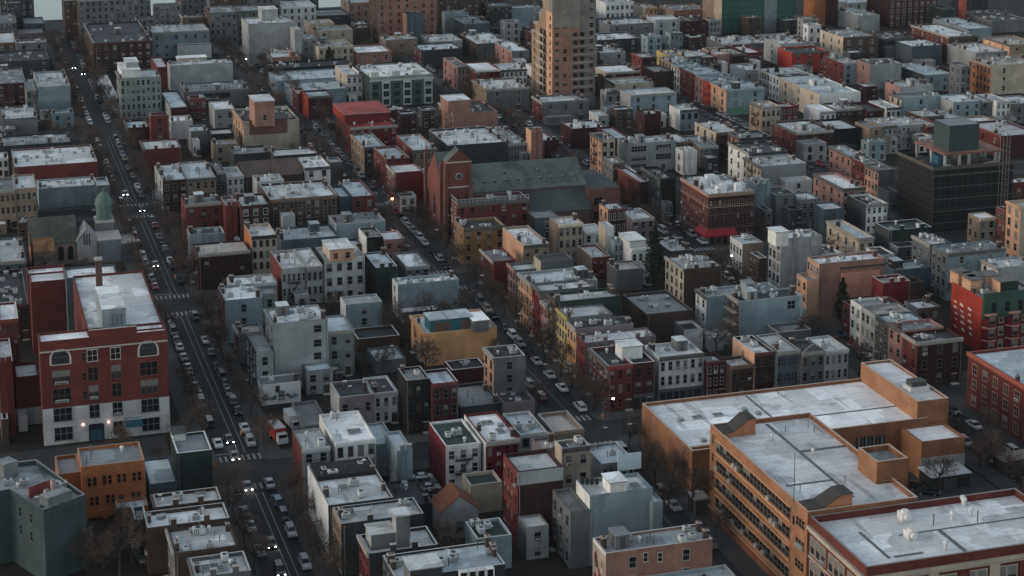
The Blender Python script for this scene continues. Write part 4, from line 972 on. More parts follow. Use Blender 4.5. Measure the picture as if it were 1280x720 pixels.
    for k in (.3, .62):
        for zz in (10, 6.6): put('window', win_mesh(.9, 1.8, (.1,.12,.13), 0), t6.root, (Q[5][0] + d[0] * k, Q[5][1] + d[1] * k, zz), ang)
    return [t, t2, t3, t4, t5, t6]
# ---------------------------------------------------------------- the buildings
def gable_mesh(b, ctr, rise, ax, rm, wm, lo=.35):
    m = MB(); u0, v0, u1, v1, z = b['u0'] - ctr[0], b['v0'] - ctr[1], b['u1'] - ctr[0], b['v1'] - ctr[1], b['z1']
    if ax == 'v':
        c = (u0 + u1) / 2; k = rise / (u1 - u0) * 2
        m.face([(u0, v0, z), (u1, v0, z), (c, v0, z + rise)], wm); m.face([(u1, v1, z), (u0, v1, z), (c, v1, z + rise)], wm)
        for s, ue in ((-1, u0 - lo), (1, u1 + lo)):
            q = [(ue, v0 - lo, z - lo * k), (c, v0 - lo, z + rise), (c, v1 + lo, z + rise), (ue, v1 + lo, z - lo * k)]
            m.face(q, rm); m.face([(a, b_, c_ + .18) for a, b_, c_ in q], rm)
            m.face([q[0], q[1], (q[1][0], q[1][1], q[1][2] + .18), (q[0][0], q[0][1], q[0][2] + .18)], rm); m.face([q[3], q[0], (q[0][0], q[0][1], q[0][2] + .18), (q[3][0], q[3][1], q[3][2] + .18)], rm)
    else:
        c = (v0 + v1) / 2; k = rise / (v1 - v0) * 2
        m.face([(u0, v0, z), (u0, v1, z), (u0, c, z + rise)], wm); m.face([(u1, v0, z), (u1, v1, z), (u1, c, z + rise)], wm)
        for ve in (v0 - lo, v1 + lo):
            q = [(u0 - lo, ve, z - lo * k), (u1 + lo, ve, z - lo * k), (u1 + lo, c, z + rise), (u0 - lo, c, z + rise)]
            m.face(q, rm); m.face([(a, b_, c_ + .18) for a, b_, c_ in q], rm)
            m.face([q[0], q[1], (q[1][0], q[1][1], q[1][2] + .18), (q[0][0], q[0][1], q[0][2] + .18)], rm); m.face([q[0], q[3], (q[3][0], q[3][1], q[3][2] + .18), (q[0][0], q[0][1], q[0][2] + .18)], rm)
    return m
def shell(m, b, ctr, para=.55, t=.32, cop=None, dark=False):
    """outer walls with a parapet; returns the inner roof rectangle"""
    e = .03
    u0, v0, u1, v1, z = b['u0'] - ctr[0] + e, b['v0'] - ctr[1] + e, b['u1'] - ctr[0] - e, b['v1'] - ctr[1] - e, b['z1']
    zb = b['z0'] if b['z0'] else -.3
    F, L = wallm(b['F']), wallm(b['L']); cp = cop or F
    A = [(u0,v0),(u1,v0),(u1,v1),(u0,v1)]; I = [(u0+t,v0+t),(u1-t,v0+t),(u1-t,v1-t),(u0+t,v1-t)]
    for k in range(4):
        a, c = A[k], A[(k+1) % 4]; i0, i1 = I[k], I[(k+1) % 4]; mm = L if k == 3 else F
        m.face([(*a, zb), (*c, zb), (*c, z), (*a, z)], mm); m.face([(*a, z), (*c, z), (*i1, z), (*i0, z)], cp)
        m.face([(*i0, z), (*i1, z), (*i1, z - para), (*i0, z - para)], mm)
    return u0 + t, v0 + t, u1 - t, v1 - t, z - para
FRAMES_D = [(.34,.32,.3), (.42,.41,.39), (.2,.17,.15), (.14,.12,.11), (.1,.09,.085)]
FRAMES_L = [(.09,.09,.095), (.15,.14,.13), (.22,.21,.2), (.3,.3,.3)]
def auto_windows(root, ctr, b, face, n, floors, o, rng):
    if n <= 0: return
    z0 = b['z0']; hh = b['z1'] - z0 - .7; fh = hh / floors
    a0, a1 = (b['u0'], b['u1']) if face == 'f' else (b['v0'], b['v1']); Wd = a1 - a0
    lum = sum(PAL[b['F' if face == 'f' else 'L']]) / 3
    fr = rng.choice(FRAMES_D if lum < .2 else FRAMES_L)
    if rng.random() < .5: fr = shade(PAL[b['F' if face == 'f' else 'L']], .8)
    ww = min(1.25, Wd / n * .46); wh = min(1.95, fh * .58)
    if 'big' in o: ww, wh = Wd / n * .6, fh * .6
    for f in range(floors):
        sill = z0 + f * fh + fh * .27
        for k in range(n):
            c = a0 + Wd * (k + .5) / n
            if f == 0 and not b['pent'] and b['z0'] == 0:
                if 'shop' in o and face == 'f': continue
                if k == n - 1 and n > 1:      # street door
                    if vis_any([(c, b['v0'] - .3, 2)] if face == 'f' else [(b['u0'] - .3, c, 2)]):
                        m = CACHE.get('door')
                        if not m:
                            d = MB(); d.box(-.6, -.06, 0, .6, 0, 2.3, plain((.06,.04,.035))); d.box(-.75, -.12, 2.3, .75, 0, 2.55, STONE); d.box(-.85, -1.1, 0, .85, -.06, .25, STONE); m = CACHE['door'] = d.mesh('door')
                        put('door', m, root, (c - ctr[0], b['v0'] - ctr[1], 0) if face == 'f' else (b['u0'] - ctr[0], c - ctr[1], 0), 0 if face == 'f' else -math.pi / 2)
                    continue
            if 'dbl' in o and face == 'f':
                for s in (-.42, .42): window(root, ctr, b, face, c + s, sill, .62, wh, fr)
            else:
                window(root, ctr, b, face, c, sill, ww, wh, fr, 'arch' if 'arch' in o and face == 'f' else 'sash')
    if ('fe' in o and o['fe'] == '1' and face == 'f') or ('fel' in o and face == 'l'):
        c = (a0 + a1) / 2
        put('fire_escape', fescape(floors, fh, min(3.4, Wd * .5)), root, (c - ctr[0], b['v0'] - ctr[1], 0) if face == 'f' else (b['u0'] - ctr[0], c - ctr[1], 0), 0 if face == 'f' else -math.pi / 2)
def cornice(root, ctr, b, face, col, name='cornice'):
    m = MB(); mm = plain(col, .7); L = (b['u1'] - b['u0'] if face == 'f' else b['v1'] - b['v0']) - .1
    m.box(0, -.42, -.5, L, 0, .12, mm); m.box(0, -.25, -.85, L, 0, -.5, mm)
    n = max(3, int(L / 1.1))
    for k in range(n): x = (k + .5) * L / n; m.box(x - .1, -.38, -.8, x + .1, -.25, -.5, mm)
    z = b['z1'] - .02
    if face == 'f': put(name, m.mesh('cornice'), root, (b['u0'] - ctr[0] + .05, b['v0'] - ctr[1], z))
    else: put(name, m.mesh('cornice'), root, (b['u0'] - ctr[0], b['v1'] - ctr[1] - .05, z), -math.pi / 2)
def clutter(root, roof, ctr, R, b, c, rng, pents):
    u0, v0, u1, v1, z = R
    a = (u1 - u0) * (v1 - v0)
    n = int(min(24, 2 + c * a / 34)) + c
    for k in range(n):
        x, y = rng.uniform(u0 + .8, u1 - .8), rng.uniform(v0 + .8, v1 - .8)
        if any(p['u0'] - 1 < x + ctr[0] < p['u1'] + 1 and p['v0'] - 1 < y + ctr[1] < p['v1'] + 1 for p in pents): continue
        t = rng.choices(('vent_pipe', 'skylight', 'chimney', 'roof_hatch', 'air_conditioner', 'satellite_dish', 'turbine_vent'), (6, 2, 3, 2, 1.5 + c, 1.2, 2))[0]
        if t == 'chimney': x = rng.choice((u0 + .4, u1 - .4))
        s = rng.uniform(.85, 1.25)
        put(t, PIECES[t], roof, (x, y, z + .02), rng.choice((0, math.pi / 2)), (s, s, s))
    if c >= 2 and not pents and a > 60 and rng.random() < .4:
        put('bulkhead', bulkhead(rng.choice(['lg', 'gy', 'dg', b['F']]), rng.choice('PGB')), roof, (rng.uniform(u0 + 1.8, u1 - 1.8), rng.uniform(v0 + 2.2, v1 - 2.2) if v1 - v0 > 5 else (v0 + v1) / 2, z + .02))
EX = {}
ROOTS = []
def build(r):
    rng = random.Random(r['i'] * 31 + 5); o = r['o']; b0 = r['boxes'][0]
    name, cat = KIND[o.get('k', 'house')]
    ctr = ((b0['u0'] + b0['u1']) / 2, b0['v0'])
    root = empty(name, *ctr); tag(root, r['label'], cat); r['root'] = root; r['ctr'] = ctr; ROOTS.append(r)
    pents = [b for b in r['boxes'] if b['pent']]
    if 'roof' not in r['label']:
        for b in r['boxes'][:1]:
            if b['R'] in 'PB' and rng.random() < .3: b['R'] = rng.choice('GGTD')
            elif b['R'] == 'W' and rng.random() < .2: b['R'] = 'P'
    cop = o.get('cop'); copm = plain(PAL[cop], .7) if cop else rng.choice([None, None, STONE, plain((.32,.33,.33), .7), plain((.5,.5,.49), .7), plain((.12,.12,.12), .7)])
    for j, b in enumerate(r['boxes']):
        if b['pent']:
            m = MB(); e = .25
            m.box(b['u0'] - ctr[0], b['v0'] - ctr[1], b['z0'], b['u1'] - ctr[0], b['v1'] - ctr[1], b['z1'] - .2, wallm(b['F']), left=wallm(b['L']))
            m.box(b['u0'] - ctr[0] - e, b['v0'] - ctr[1] - e, b['z1'] - .2, b['u1'] - ctr[0] + e, b['v1'] - ctr[1] + e, b['z1'], plain((.3,.3,.3)), top=roofm(b['R']))
            put('penthouse', m.mesh('penthouse'), root); auto_windows(root, ctr, b, 'f', b['fw'], 1, {}, rng); continue
        if 'gable' in o and j == 0:
            m = MB(); e = .02
            m.box(b['u0'] - ctr[0], b['v0'] - ctr[1], -.3, b['u1'] - ctr[0], b['v1'] - ctr[1], b['z1'], wallm(b['F']), left=wallm(b['L'])); put('wall', m.mesh('wall'), root)
            rm = surf('roof', {'rust': (.19,.075,.045), 'brown': (.1,.075,.065)}[o['roof']], .85, .2)
            roof = put('roof', gable_mesh(b, ctr, float(o['rise']), o['gable'], rm, wallm(b['F'])).mesh('roof'), root); R = None
        else:
            m = MB(); R = shell(m, b, ctr, rng.uniform(.35, .8), cop=copm); put('wall' if j == 0 else 'wing', m.mesh('wall'), root)
            m = MB(); m.box(R[0], R[1], R[4] - .2, R[2], R[3], R[4], roofm(b['R']), bottom=False)
            roof = put('roof' if j == 0 else 'wing_roof', m.mesh('roof'), root)
            if j == 0 and b['fw'] >= 5 and b['u1'] - b['u0'] > 12 and o.get('k') in ('house', 'apt') and 'x' not in o:
                nd = int((b['u1'] - b['u0']) / 6)
                for q in range(1, nd):
                    x = R[0] + (R[2] - R[0]) * q / nd; m = MB(); m.box(x - .15, R[1], R[4], x + .15, R[3], R[4] + .45, plain((.2,.2,.2)), top=copm or STONE); put('party_wall', m.mesh('party_wall'), roof)
            if r['c'] and j == 0: clutter(root, roof, ctr, R, b, r['c'], rng, pents)
        if 'x' in o and o['x'] in NOAUTO: continue
        fl = max(1, round((b['z1'] - .8) / 3.2))
        auto_windows(root, ctr, b, 'f', b['fw'], fl, o, rng); auto_windows(root, ctr, b, 'l', b['lw'], fl, o, rng)
        if j == 0 and b['fw'] == 0 and b['z1'] > 7 and 'gable' not in o and 'x' not in o and rng.random() < .5:      # chimney breasts and a downpipe on bare party walls
            for f in (.3, .72):
                x = b['u0'] + (b['u1'] - b['u0']) * (f + rng.uniform(-.06, .06)) - ctr[0]; m = MB(); wm = wallm(b['F']); m.box(x - .6, -.28, 0, x + .6, 0, b['z1'] + .02, wm); m.box(x - .5, -.25, b['z1'] + .02, x + .5, .3, b['z1'] + 1.1, wm); m.box(x - .58, -.33, b['z1'] + 1.1, x + .58, .38, b['z1'] + 1.22, STONE); put('chimney_breast', m.mesh('chimney_breast'), root)
        if j == 0 and b['z1'] > 6:
            x = b['u0'] + (b['u1'] - b['u0']) * rng.choice((.04, .96)) - ctr[0]; m = MB(); m.tube((x, -.12, 0), (x, -.12, b['z1'] - .3), .07, .07, plain((.16,.16,.16)), 6); put('downpipe', m.mesh('downpipe'), root)
        if j == 0 and 'gable' not in o and b['z1'] > 7:
            if b['fw'] >= 2 and ('fc' in o or rng.random() < .6): cornice(root, ctr, b, 'f', PAL[o['fc']] if 'fc' in o else rng.choice([shade(PAL[b['F']], .7), (.1,.095,.09), (.3,.28,.25), shade(PAL[b['F']], 1.25)]))
            if b['lw'] >= 2 and rng.random() < .7: cornice(root, ctr, b, 'l', rng.choice([shade(PAL[b['L']], .7), (.1,.095,.09), (.3,.28,.25)]))
    if 'shop' in o or o.get('x') == 'shop':
        b = b0; m = MB(); L = b['u1'] - b['u0'] - .4; m.box(0, -.1, .3, L, 0, 2.7, plain((.05,.05,.05)), front=glassm(1)); m.box(-.05, -.35, 2.7, L + .05, 0, 3.3, plain((.09,.09,.09)))
        for k in range(1, int(L / 1.6)): x = k * 1.6; m.box(x - .06, -.16, 0, x + .06, -.1, 2.7, plain((.2,.2,.2)))
        put('shop_front', m.mesh('shop_front'), root, (b['u0'] + .2 - ctr[0], b['v0'] - ctr[1], 0))
    if o.get('x') in EX: EX[o['x']](r, root, ctr, b0, rng)
# ---- landmark details; each works in local metres with lx, ly (from the photo's pixels through g)
NOAUTO = {'school', 'orange', 'scaffold', 'tower', 'glass', 'archblock', 'redmural', 'bays', 'link'}
def ex(f): EX[f.__name__[3:]] = f; return f
def fx(b, px, py):
    """photo pixel -> (u, z) on the front plane v0"""
    w = PY - py; a = px - 640; d = (a, w * st + FOC * ct, w * ct - FOC * st)
    t = b['v0'] / (-d[0] * sa + d[1] * ca); return d[0] * t * ca + d[1] * t * sa, H + d[2] * t
def lx(b, px, py):
    """photo pixel -> (v, z) on the left plane u0"""
    w = PY - py; a = px - 640; d = (a, w * st + FOC * ct, w * ct - FOC * st)
    t = b['u0'] / (d[0] * ca + d[1] * sa); return -d[0] * t * sa + d[1] * t * ca, H + d[2] * t
def fpanel(root, ctr, b, name, px0, py0, px1, py1, m, out=.06):
    (ua, za), (ub, zb) = fx(b, px0, py1), fx(b, px1, py0)
    q = MB(); q.box(ua - ctr[0], -out, max(za, 0), ub - ctr[0], .0, zb, m); return put(name, q.mesh(name), root, (0, b['v0'] - ctr[1], 0))
@ex
def ex_orange(r, root, ctr, b, rng):
    for px, py in ((115,602),(134,599),(152,597),(171,595),(118,626),(138,623),(170,620)):
        u, z = fx(b, px, py)
        for s in (-.5, .5): window(root, ctr, b, 'f', u + s, z - .9, .6, 1.7, (.3,.1,.05), pane=0, force=True)
    u, z = fx(b, 152, 625); window(root, ctr, b, 'f', u, z - 1.2, .8, 2.2, (.2,.06,.03), pane=0, force=True)
    fpanel(root, ctr, b, 'garage_opening', 135, 643, 157, 668, plain((.012,.012,.013), .9)); fpanel(root, ctr, b, 'garage_opening', 112, 646, 128, 672, plain((.07,.03,.02), .9))
    fpanel(root, ctr, b, 'ledge', 101, 638, 181, 640, plain((.4,.13,.05)), .3)
@ex
def ex_school(r, root, ctr, b, rng):
    W_ = b['u1'] - b['u0']; pale = plain((.45,.43,.41), .8)
    zb = fx(b, 53, 512)[1]
    m = MB(); m.box(b['u0'] - ctr[0] + .05, -.12, -.3, b['u1'] - ctr[0] - .05, .05, zb, surf('plaster', (.47,.47,.46))); m.box(b['u0'] - ctr[0], -.25, zb * .5 - .2, b['u1'] - ctr[0], -.1, zb * .5 + .15, pale); put('stone_base', m.mesh('stone_base'), root)
    m = MB(); z = fx(b, 60, 440)[1]; m.box(b['u0'] - ctr[0], -.1, z - .15, b['u1'] - ctr[0], .02, z + .15, pale); put('string_course', m.mesh('string_course'), root)
    dk = (.13,.06,.05)
    cols = [(76,3.6,5), (116,2.0,0), (145,1.9,0), (186,3.6,-3)]
    rows = [446, 470, 494]
    for px, w, dy in cols:
        u = fx(b, px, 460)[0]
        for i, z in enumerate((17.6, 13.3, 9.3)):
            hh = 3.2 if (i == 0 and w > 3) else 2.9 if i else 2.4
            window(root, ctr, b, 'f', u, z, w, hh, (.45,.42,.4) if i == 0 else dk, 'arch' if i == 0 and w > 3 else 'sash', pane=rng.choice((0, 1)), force=True)
        for z in (5.2, 1.0): 
            if z < 2 and px in (116,): continue
            bb = dict(b); bb['v0'] -= .12; window(root, ctr, bb, 'f', u, z, w, 2.8, (.2,.2,.2), pane=0, force=True)
    for z in (18.0, 13.6, 9.5): window(root, ctr, b, 'f', fx(b, 105, 460)[0], z, .7, 1.6, dk, pane=0, force=True)
    u = fx(b, 121, 545)[0]; d = MB(); d.face([(x, -.2, z) for x, z in [(-1.6,0),(1.6,0),(1.6,3.6),(.9,4.1),(0,4.3),(-.9,4.1),(-1.6,3.6)]], plain((.008,.012,.025))); d.box(-1.3,-.26,0,-.06,-.2,2.6,plain((.03,.07,.1))); d.box(.06,-.26,0,1.3,-.2,2.6,plain((.03,.07,.1))); put('entrance_door', d.mesh('entrance_door'), root, (u - ctr[0], 0, 0))
    d = MB(); d.box(-1.9, -.24, 0, 1.9, -.12, 2.1, plain((.03,.12,.17), .5)); put('notice_board', d.mesh('notice_board'), root, (fx(b, 167, 535)[0] - ctr[0], 0, 2.2))
    for px in (104, 136):
        d = MB(); d.lathe([(0,-.24),(.2,-.14),(.25,0),(.2,.14),(0,.24)], emit('entrance_lamp_glow', (1,.55,.55), 4), 10); d.box(-.05,0,-.05,.05,.4,.05,METAL); put('wall_lamp', d.mesh('wall_lamp'), root, (fx(b, px, 537)[0] - ctr[0], -.5, 4.0))
    # raised middle of the gable front, penthouse and flue
    ua, ub = fx(b, 111, 420)[0] - ctr[0], fx(b, 171, 412)[0] - ctr[0]; m = MB(); m.box(ua, .03, b['z1'], ub, .6, b['z1'] + 1.5, wallm('rb'), top=STONE); put('raised_parapet', m.mesh('raised_parapet'), root)
    u, v = g(127, 386, 27); m = MB(); m.box(u - ctr[0], v - ctr[1], 22.5, u + 5 - ctr[0], v + 17 - ctr[1], 26.8, surf('plaster', (.2,.23,.25)), top=roofm('W')); 
    for k in range(3): m.box(u + 2 + k * .9 - ctr[0], v - .1 - ctr[1], 23, u + 2.5 + k * .9 - ctr[0], v - ctr[1], 25.6, plain((.1,.12,.14)))
    put('penthouse', m.mesh('penthouse'), root)
    u, v = g(124, 354, 24); m = MB(); m.box(u - .7 - ctr[0], v - .7 - ctr[1], 18, u + .7 - ctr[0], v + .7 - ctr[1], 29.5, surf('brick', (.1,.06,.05))); m.box(u - .85 - ctr[0], v - .85 - ctr[1], 29.5, u + .85 - ctr[0], v + .85 - ctr[1], 30, STONE); put('chimney', m.mesh('chimney'), root)
@ex
def ex_link(r, root, ctr, b, rng):
    bb = dict(b); fpanel(root, ctr, b, 'white_base', 0, b and 508, 52, 540, surf('plaster', (.42,.42,.41)), .08)
@ex
def ex_tarroof(r, root, ctr, b, rng):
    v = g(398, 598, b['z1'])[1]; m = MB(); m.box(b['u0'] + .5 - ctr[0], v - ctr[1], b['z1'] - .6, b['u1'] - .5 - ctr[0], b['v1'] - .5 - ctr[1], b['z1'] + .3, plain((.02,.02,.022), .9)); put('tar_roof', m.mesh('tar_roof'), root)
@ex
def ex_frames(r, root, ctr, b, rng):
    w = plain((.62,.62,.6))
    for k in range(4):
        px = 580 + k * 11; u, v = g(px, 718 - k * 1.4, b['z1'] + 1.2); m = MB()
        m.box(-.7,-.1,-.2,-.55,1,2.1,w); m.box(.55,-.1,-.2,.7,1,2.1,w); m.box(-.7,-.1,2.1,.7,1,2.25,w); m.box(-.55,.2,-.2,.55,.25,2.1,glassm(0)); put('skylight_frame', m.mesh('skylight_frame'), root, (u - ctr[0], v - ctr[1], b['z1'] - .6))
@ex
def ex_modern(r, root, ctr, b, rng):
    u, v = g(777, 600, 12); m = MB(); m.box(u - ctr[0], v - ctr[1] + 2, b['z1'] - .6, u + 4.6 - ctr[0], v + 2.2 - ctr[1], b['z1'] + 2.6, plain((.42,.5,.53))); put('screen_wall', m.mesh('screen_wall'), root)
    for k in range(4):
        u, v = g(728 + k * 6, 609, b['z1'] - 1); m = MB(); m.box(-.35,0,0,.35,.05,1.2,plain((.03,.03,.03))); put('terrace_screen', m.mesh('terrace_screen'), root, (u - ctr[0], v - ctr[1], b['z1'] - .5))
@ex
def ex_mural(r, root, ctr, b, rng):
    V0, V1 = b['v0'], b['v1']; m = MB(); e = .015
    base = surf('plaster', (.42,.36,.3)); m.box(b['u0'] - ctr[0] - .05, .3, 1, b['u0'] - ctr[0], V1 - V0 - .3, b['z1'] - .6, base)
    for k in range(26):
        y = rng.uniform(.8, V1 - V0 - 1.6); z = rng.uniform(1.5, b['z1'] - 2); a = rng.uniform(.4, 1.1); n = 7
        m.face([(b['u0'] - ctr[0] - .06 - k * .002, y + a * math.cos(-t) * rng.uniform(.5, 1), z + a * 1.3 * math.sin(-t) * rng.uniform(.6, 1)) for t in [2 * math.pi * i / n for i in range(n)]], plain(rng.choice([(.3,.05,.04), (.24,.03,.03), (.5,.42,.36), (.12,.04,.04), (.45,.12,.08)])))
    put('mural', m.mesh('mural'), root)
    for px in (807, 825): u, z = fx(b, px, 696); window(root, ctr, b, 'f', u, z - .8, .7, 1.5, (.5,.45,.4), pane=0, force=True)
@ex
def ex_graffiti(r, root, ctr, b, rng):
    m = MB(); L = b['u1'] - b['u0']
    for k in range(16):
        x, z, a = rng.uniform(.5, L - .5), rng.uniform(1, 2.4), rng.uniform(.25, .7)
        m.face([(x - L/2 + a * 1.6 * math.cos(t) * rng.uniform(.5, 1), -.03 - k * .002, z + a * .7 * math.sin(t)) for t in [2 * math.pi * i / 8 for i in range(8)]], plain(rng.choice([(.06,.09,.1), (.1,.12,.14), (.2,.25,.28)])))
    put('graffiti', m.mesh('graffiti'), root)
    window(root, ctr, b, 'f', fx(b, 347, 487)[0], 3, .8, 1.3, (.2,.2,.2), pane=0, force=True)
@ex
def ex_greyblock(r, root, ctr, b, rng):
    for py in (411, 429, 445, 462): 
        u, z = fx(b, 397, py); window(root, ctr, b, 'f', u, z - .7, 1.6, 1.5, (.16,.17,.18), pane=0, force=True)
@ex
def ex_ochre(r, root, ctr, b, rng):
    for z in (1.0, 4.3):
        for k in (.25, .7): 
            c = b['v0'] + (b['v1'] - b['v0']) * k; window(root, ctr, b, 'l', c, z, 1.7, 2, (.3,.06,.03), pane=1, force=True)
        m = MB(); m.box(0, -1.0, 0, 4, 0, .12, STONE)
        for x in [i * .4 for i in range(11)]: m.box(x, -.98, .12, x + .05, -.93, 1, METAL)
        m.box(0, -.99, 1, 4.05, -.92, 1.06, METAL); put('balcony', m.mesh('balcony'), root, (b['u0'] - ctr[0], b['v0'] + 6 - ctr[1], z - .3), -math.pi / 2)
    u, z = fx(b, 562, 409); bb = r['boxes'][1]
    q = MB(); q.box(-1.9, -.06, 0, 1.9, 0, 2.2, plain((.12,.07,.05))); put('terrace_door', q.mesh('terrace_door'), root, (fx(bb, 553, 403)[0] - ctr[0], bb['v0'] - ctr[1], b['z1'] - .5)); q = MB(); q.box(-1.1, -.06, 0, 1.1, 0, 2.2, plain((.12,.07,.05))); put('terrace_door', q.mesh('terrace_door'), root, (fx(bb, 582, 400)[0] - ctr[0], bb['v0'] - ctr[1], b['z1'] - .5))
@ex
def ex_brownpanel(r, root, ctr, b, rng): fpanel(root, ctr, b, 'brown_wall_panel', 312, 147.5, 359, 169, surf('plaster', (.15,.075,.065)), .15)
@ex
def ex_darkbay(r, root, ctr, b, rng): fpanel(root, ctr, b, 'dark_bay', 253, 115, 288, 124, plain((.02,.022,.024), .9), .05)
@ex
def ex_darkbrick(r, root, ctr, b, rng):
    m = MB(); z = b['z1'] - 2.6; m.box(b['u0'] - ctr[0] - .05, -.1, z, b['u1'] - ctr[0] + .0, .02, b['z1'] - .1, surf('plaster', (.27,.285,.29))); put('top_band', m.mesh('top_band'), root)
@ex
def ex_bays(r, root, ctr, b, rng):
    L = b['u1'] - b['u0']; n = 6; gm = plain((.05,.085,.075)); pm = surf('plaster', (.45,.48,.47))
    for k in range(n):
        x = -L/2 + L * (k + .5) / n; m = MB(); w = L / n * .38
        m.box(x - w, -1.1, .5, x + w, 0, b['z1'] - 1.6, pm if k % 2 else gm, top=gm); put('bay', m.mesh('bay'), root)
        bb = dict(b); bb['v0'] -= 1.1
        for z in (1.2, 4.4, 7.4): window(root, ctr, bb, 'f', ctr[0] + x, z, w * 1.3, 1.9, (.07,.11,.1), pane=0)
        if k % 2 == 0:
            m = MB(); m.box(x - w, .2, b['z1'] - .5, x + w, 3.5, b['z1'] + 1.8, pm, top=roofm('W')); m.box(x - w * 1.1, .1, b['z1'] + 1.8, x + w * 1.1, 3.6, b['z1'] + 2, plain((.6,.6,.58))); put('rooftop_room', m.mesh('rooftop_room'), root)
    m = MB(); m.box(-L/2, -1.2, b['z1'] - 1.6, L/2, 0, b['z1'] - 1.2, plain((.45,.46,.45))); put('ledge', m.mesh('ledge'), root)
@ex
def ex_redcorner(r, root, ctr, b, rng):
    u, v = g(778, 434, b['z1'] + 2.4); m = MB(); m.box(u - ctr[0], v - ctr[1], b['z1'] - .8, u + 4.8 - ctr[0], v + 4.5 - ctr[1], b['z1'] + 2.2, surf('plaster', (.58,.58,.57))); m.box(u - .2 - ctr[0], v - .2 - ctr[1], b['z1'] + 2.2, u + 5 - ctr[0], v + 4.7 - ctr[1], b['z1'] + 2.45, plain((.3,.32,.33)), top=roofm('P')); put('penthouse', m.mesh('penthouse'), root)
@ex
def ex_smallgable(r, root, ctr, b, rng):
    m = MB(); w = 2.6; m.prism([(-w, -.1), (w, -.1), (w, .3), (-w, .3)], b['z1'], b['z1'] + .01, wallm('gy'))
    m.face([(-w, -.12, b['z1']), (w, -.12, b['z1']), (0, -.12, b['z1'] + 1.6)], wallm('gy')); m.face([(w, .4, b['z1']), (-w, .4, b['z1']), (0, .4, b['z1'] + 1.6)], wallm('gy'))
    for s in (-1, 1): m.face([(s * (w + .2), -.25, b['z1'] - .1), (0, -.25, b['z1'] + 1.75), (0, .5, b['z1'] + 1.75), (s * (w + .2), .5, b['z1'] - .1)], plain((.12,.12,.12)))
    put('front_gable', m.mesh('front_gable'), root)
@ex
def ex_rail(r, root, ctr, b, rng):
    m = MB(); L = b['u1'] - b['u0']; D = b['v1'] - b['v0']; z = b['z1']; w = plain((.3,.29,.28))
    n = 18
    for k in range(n + 1): x = -L/2 + .2 + (L - .4) * k / n; m.box(x - .05, .15, z, x + .05, .25, z + 1.3, w)
    m.box(-L/2, .12, z + 1.25, L/2, .28, z + 1.4, w); m.box(-L/2, .12, z + .55, L/2, .25, z + .63, w)
    for k in range(9): y = .2 + (D - .4) * k / 8; m.box(-L/2 + .1, y - .05, z, -L/2 + .2, y + .05, z + 1.3, w)
    m.box(-L/2 + .08, .1, z + 1.25, -L/2 + .24, D, z + 1.4, w); put('roof_railing', m.mesh('roof_railing'), root)
@ex
def ex_balc(r, root, ctr, b, rng):
    for z in (2.9, 5.9, 8.9):
        m = MB(); D = b['v1'] - b['v0']; m.box(.4, -1.3, 0, D - .6, 0, .14, STONE); m.box(.4, -1.3, 1, D - .6, -1.24, 1.08, METAL)
        for k in range(14): x = .4 + (D - 1) * k / 13; m.box(x, -1.29, .14, x + .04, -1.25, 1, METAL)
        put('balcony', m.mesh('balcony'), root, (b['u0'] - ctr[0], D, z), -math.pi / 2)
    u, z = fx(b, 989, 381); window(root, ctr, b, 'f', u, z - .9, 2, 1.9, (.2,.22,.23), pane=0, force=True)
@ex
def ex_peach(r, root, ctr, b, rng):
    q = fpanel(root, ctr, b, 'shallow_bay', 1050, 337, 1098, 372, surf('plaster', (.5,.24,.17)), .9); fpanel(root, ctr, b, 'dark_fascia', 1050, 330.5, 1106, 334.5, plain((.03,.04,.045)), .5)
@ex
def ex_whitewin(r, root, ctr, b, rng): pass
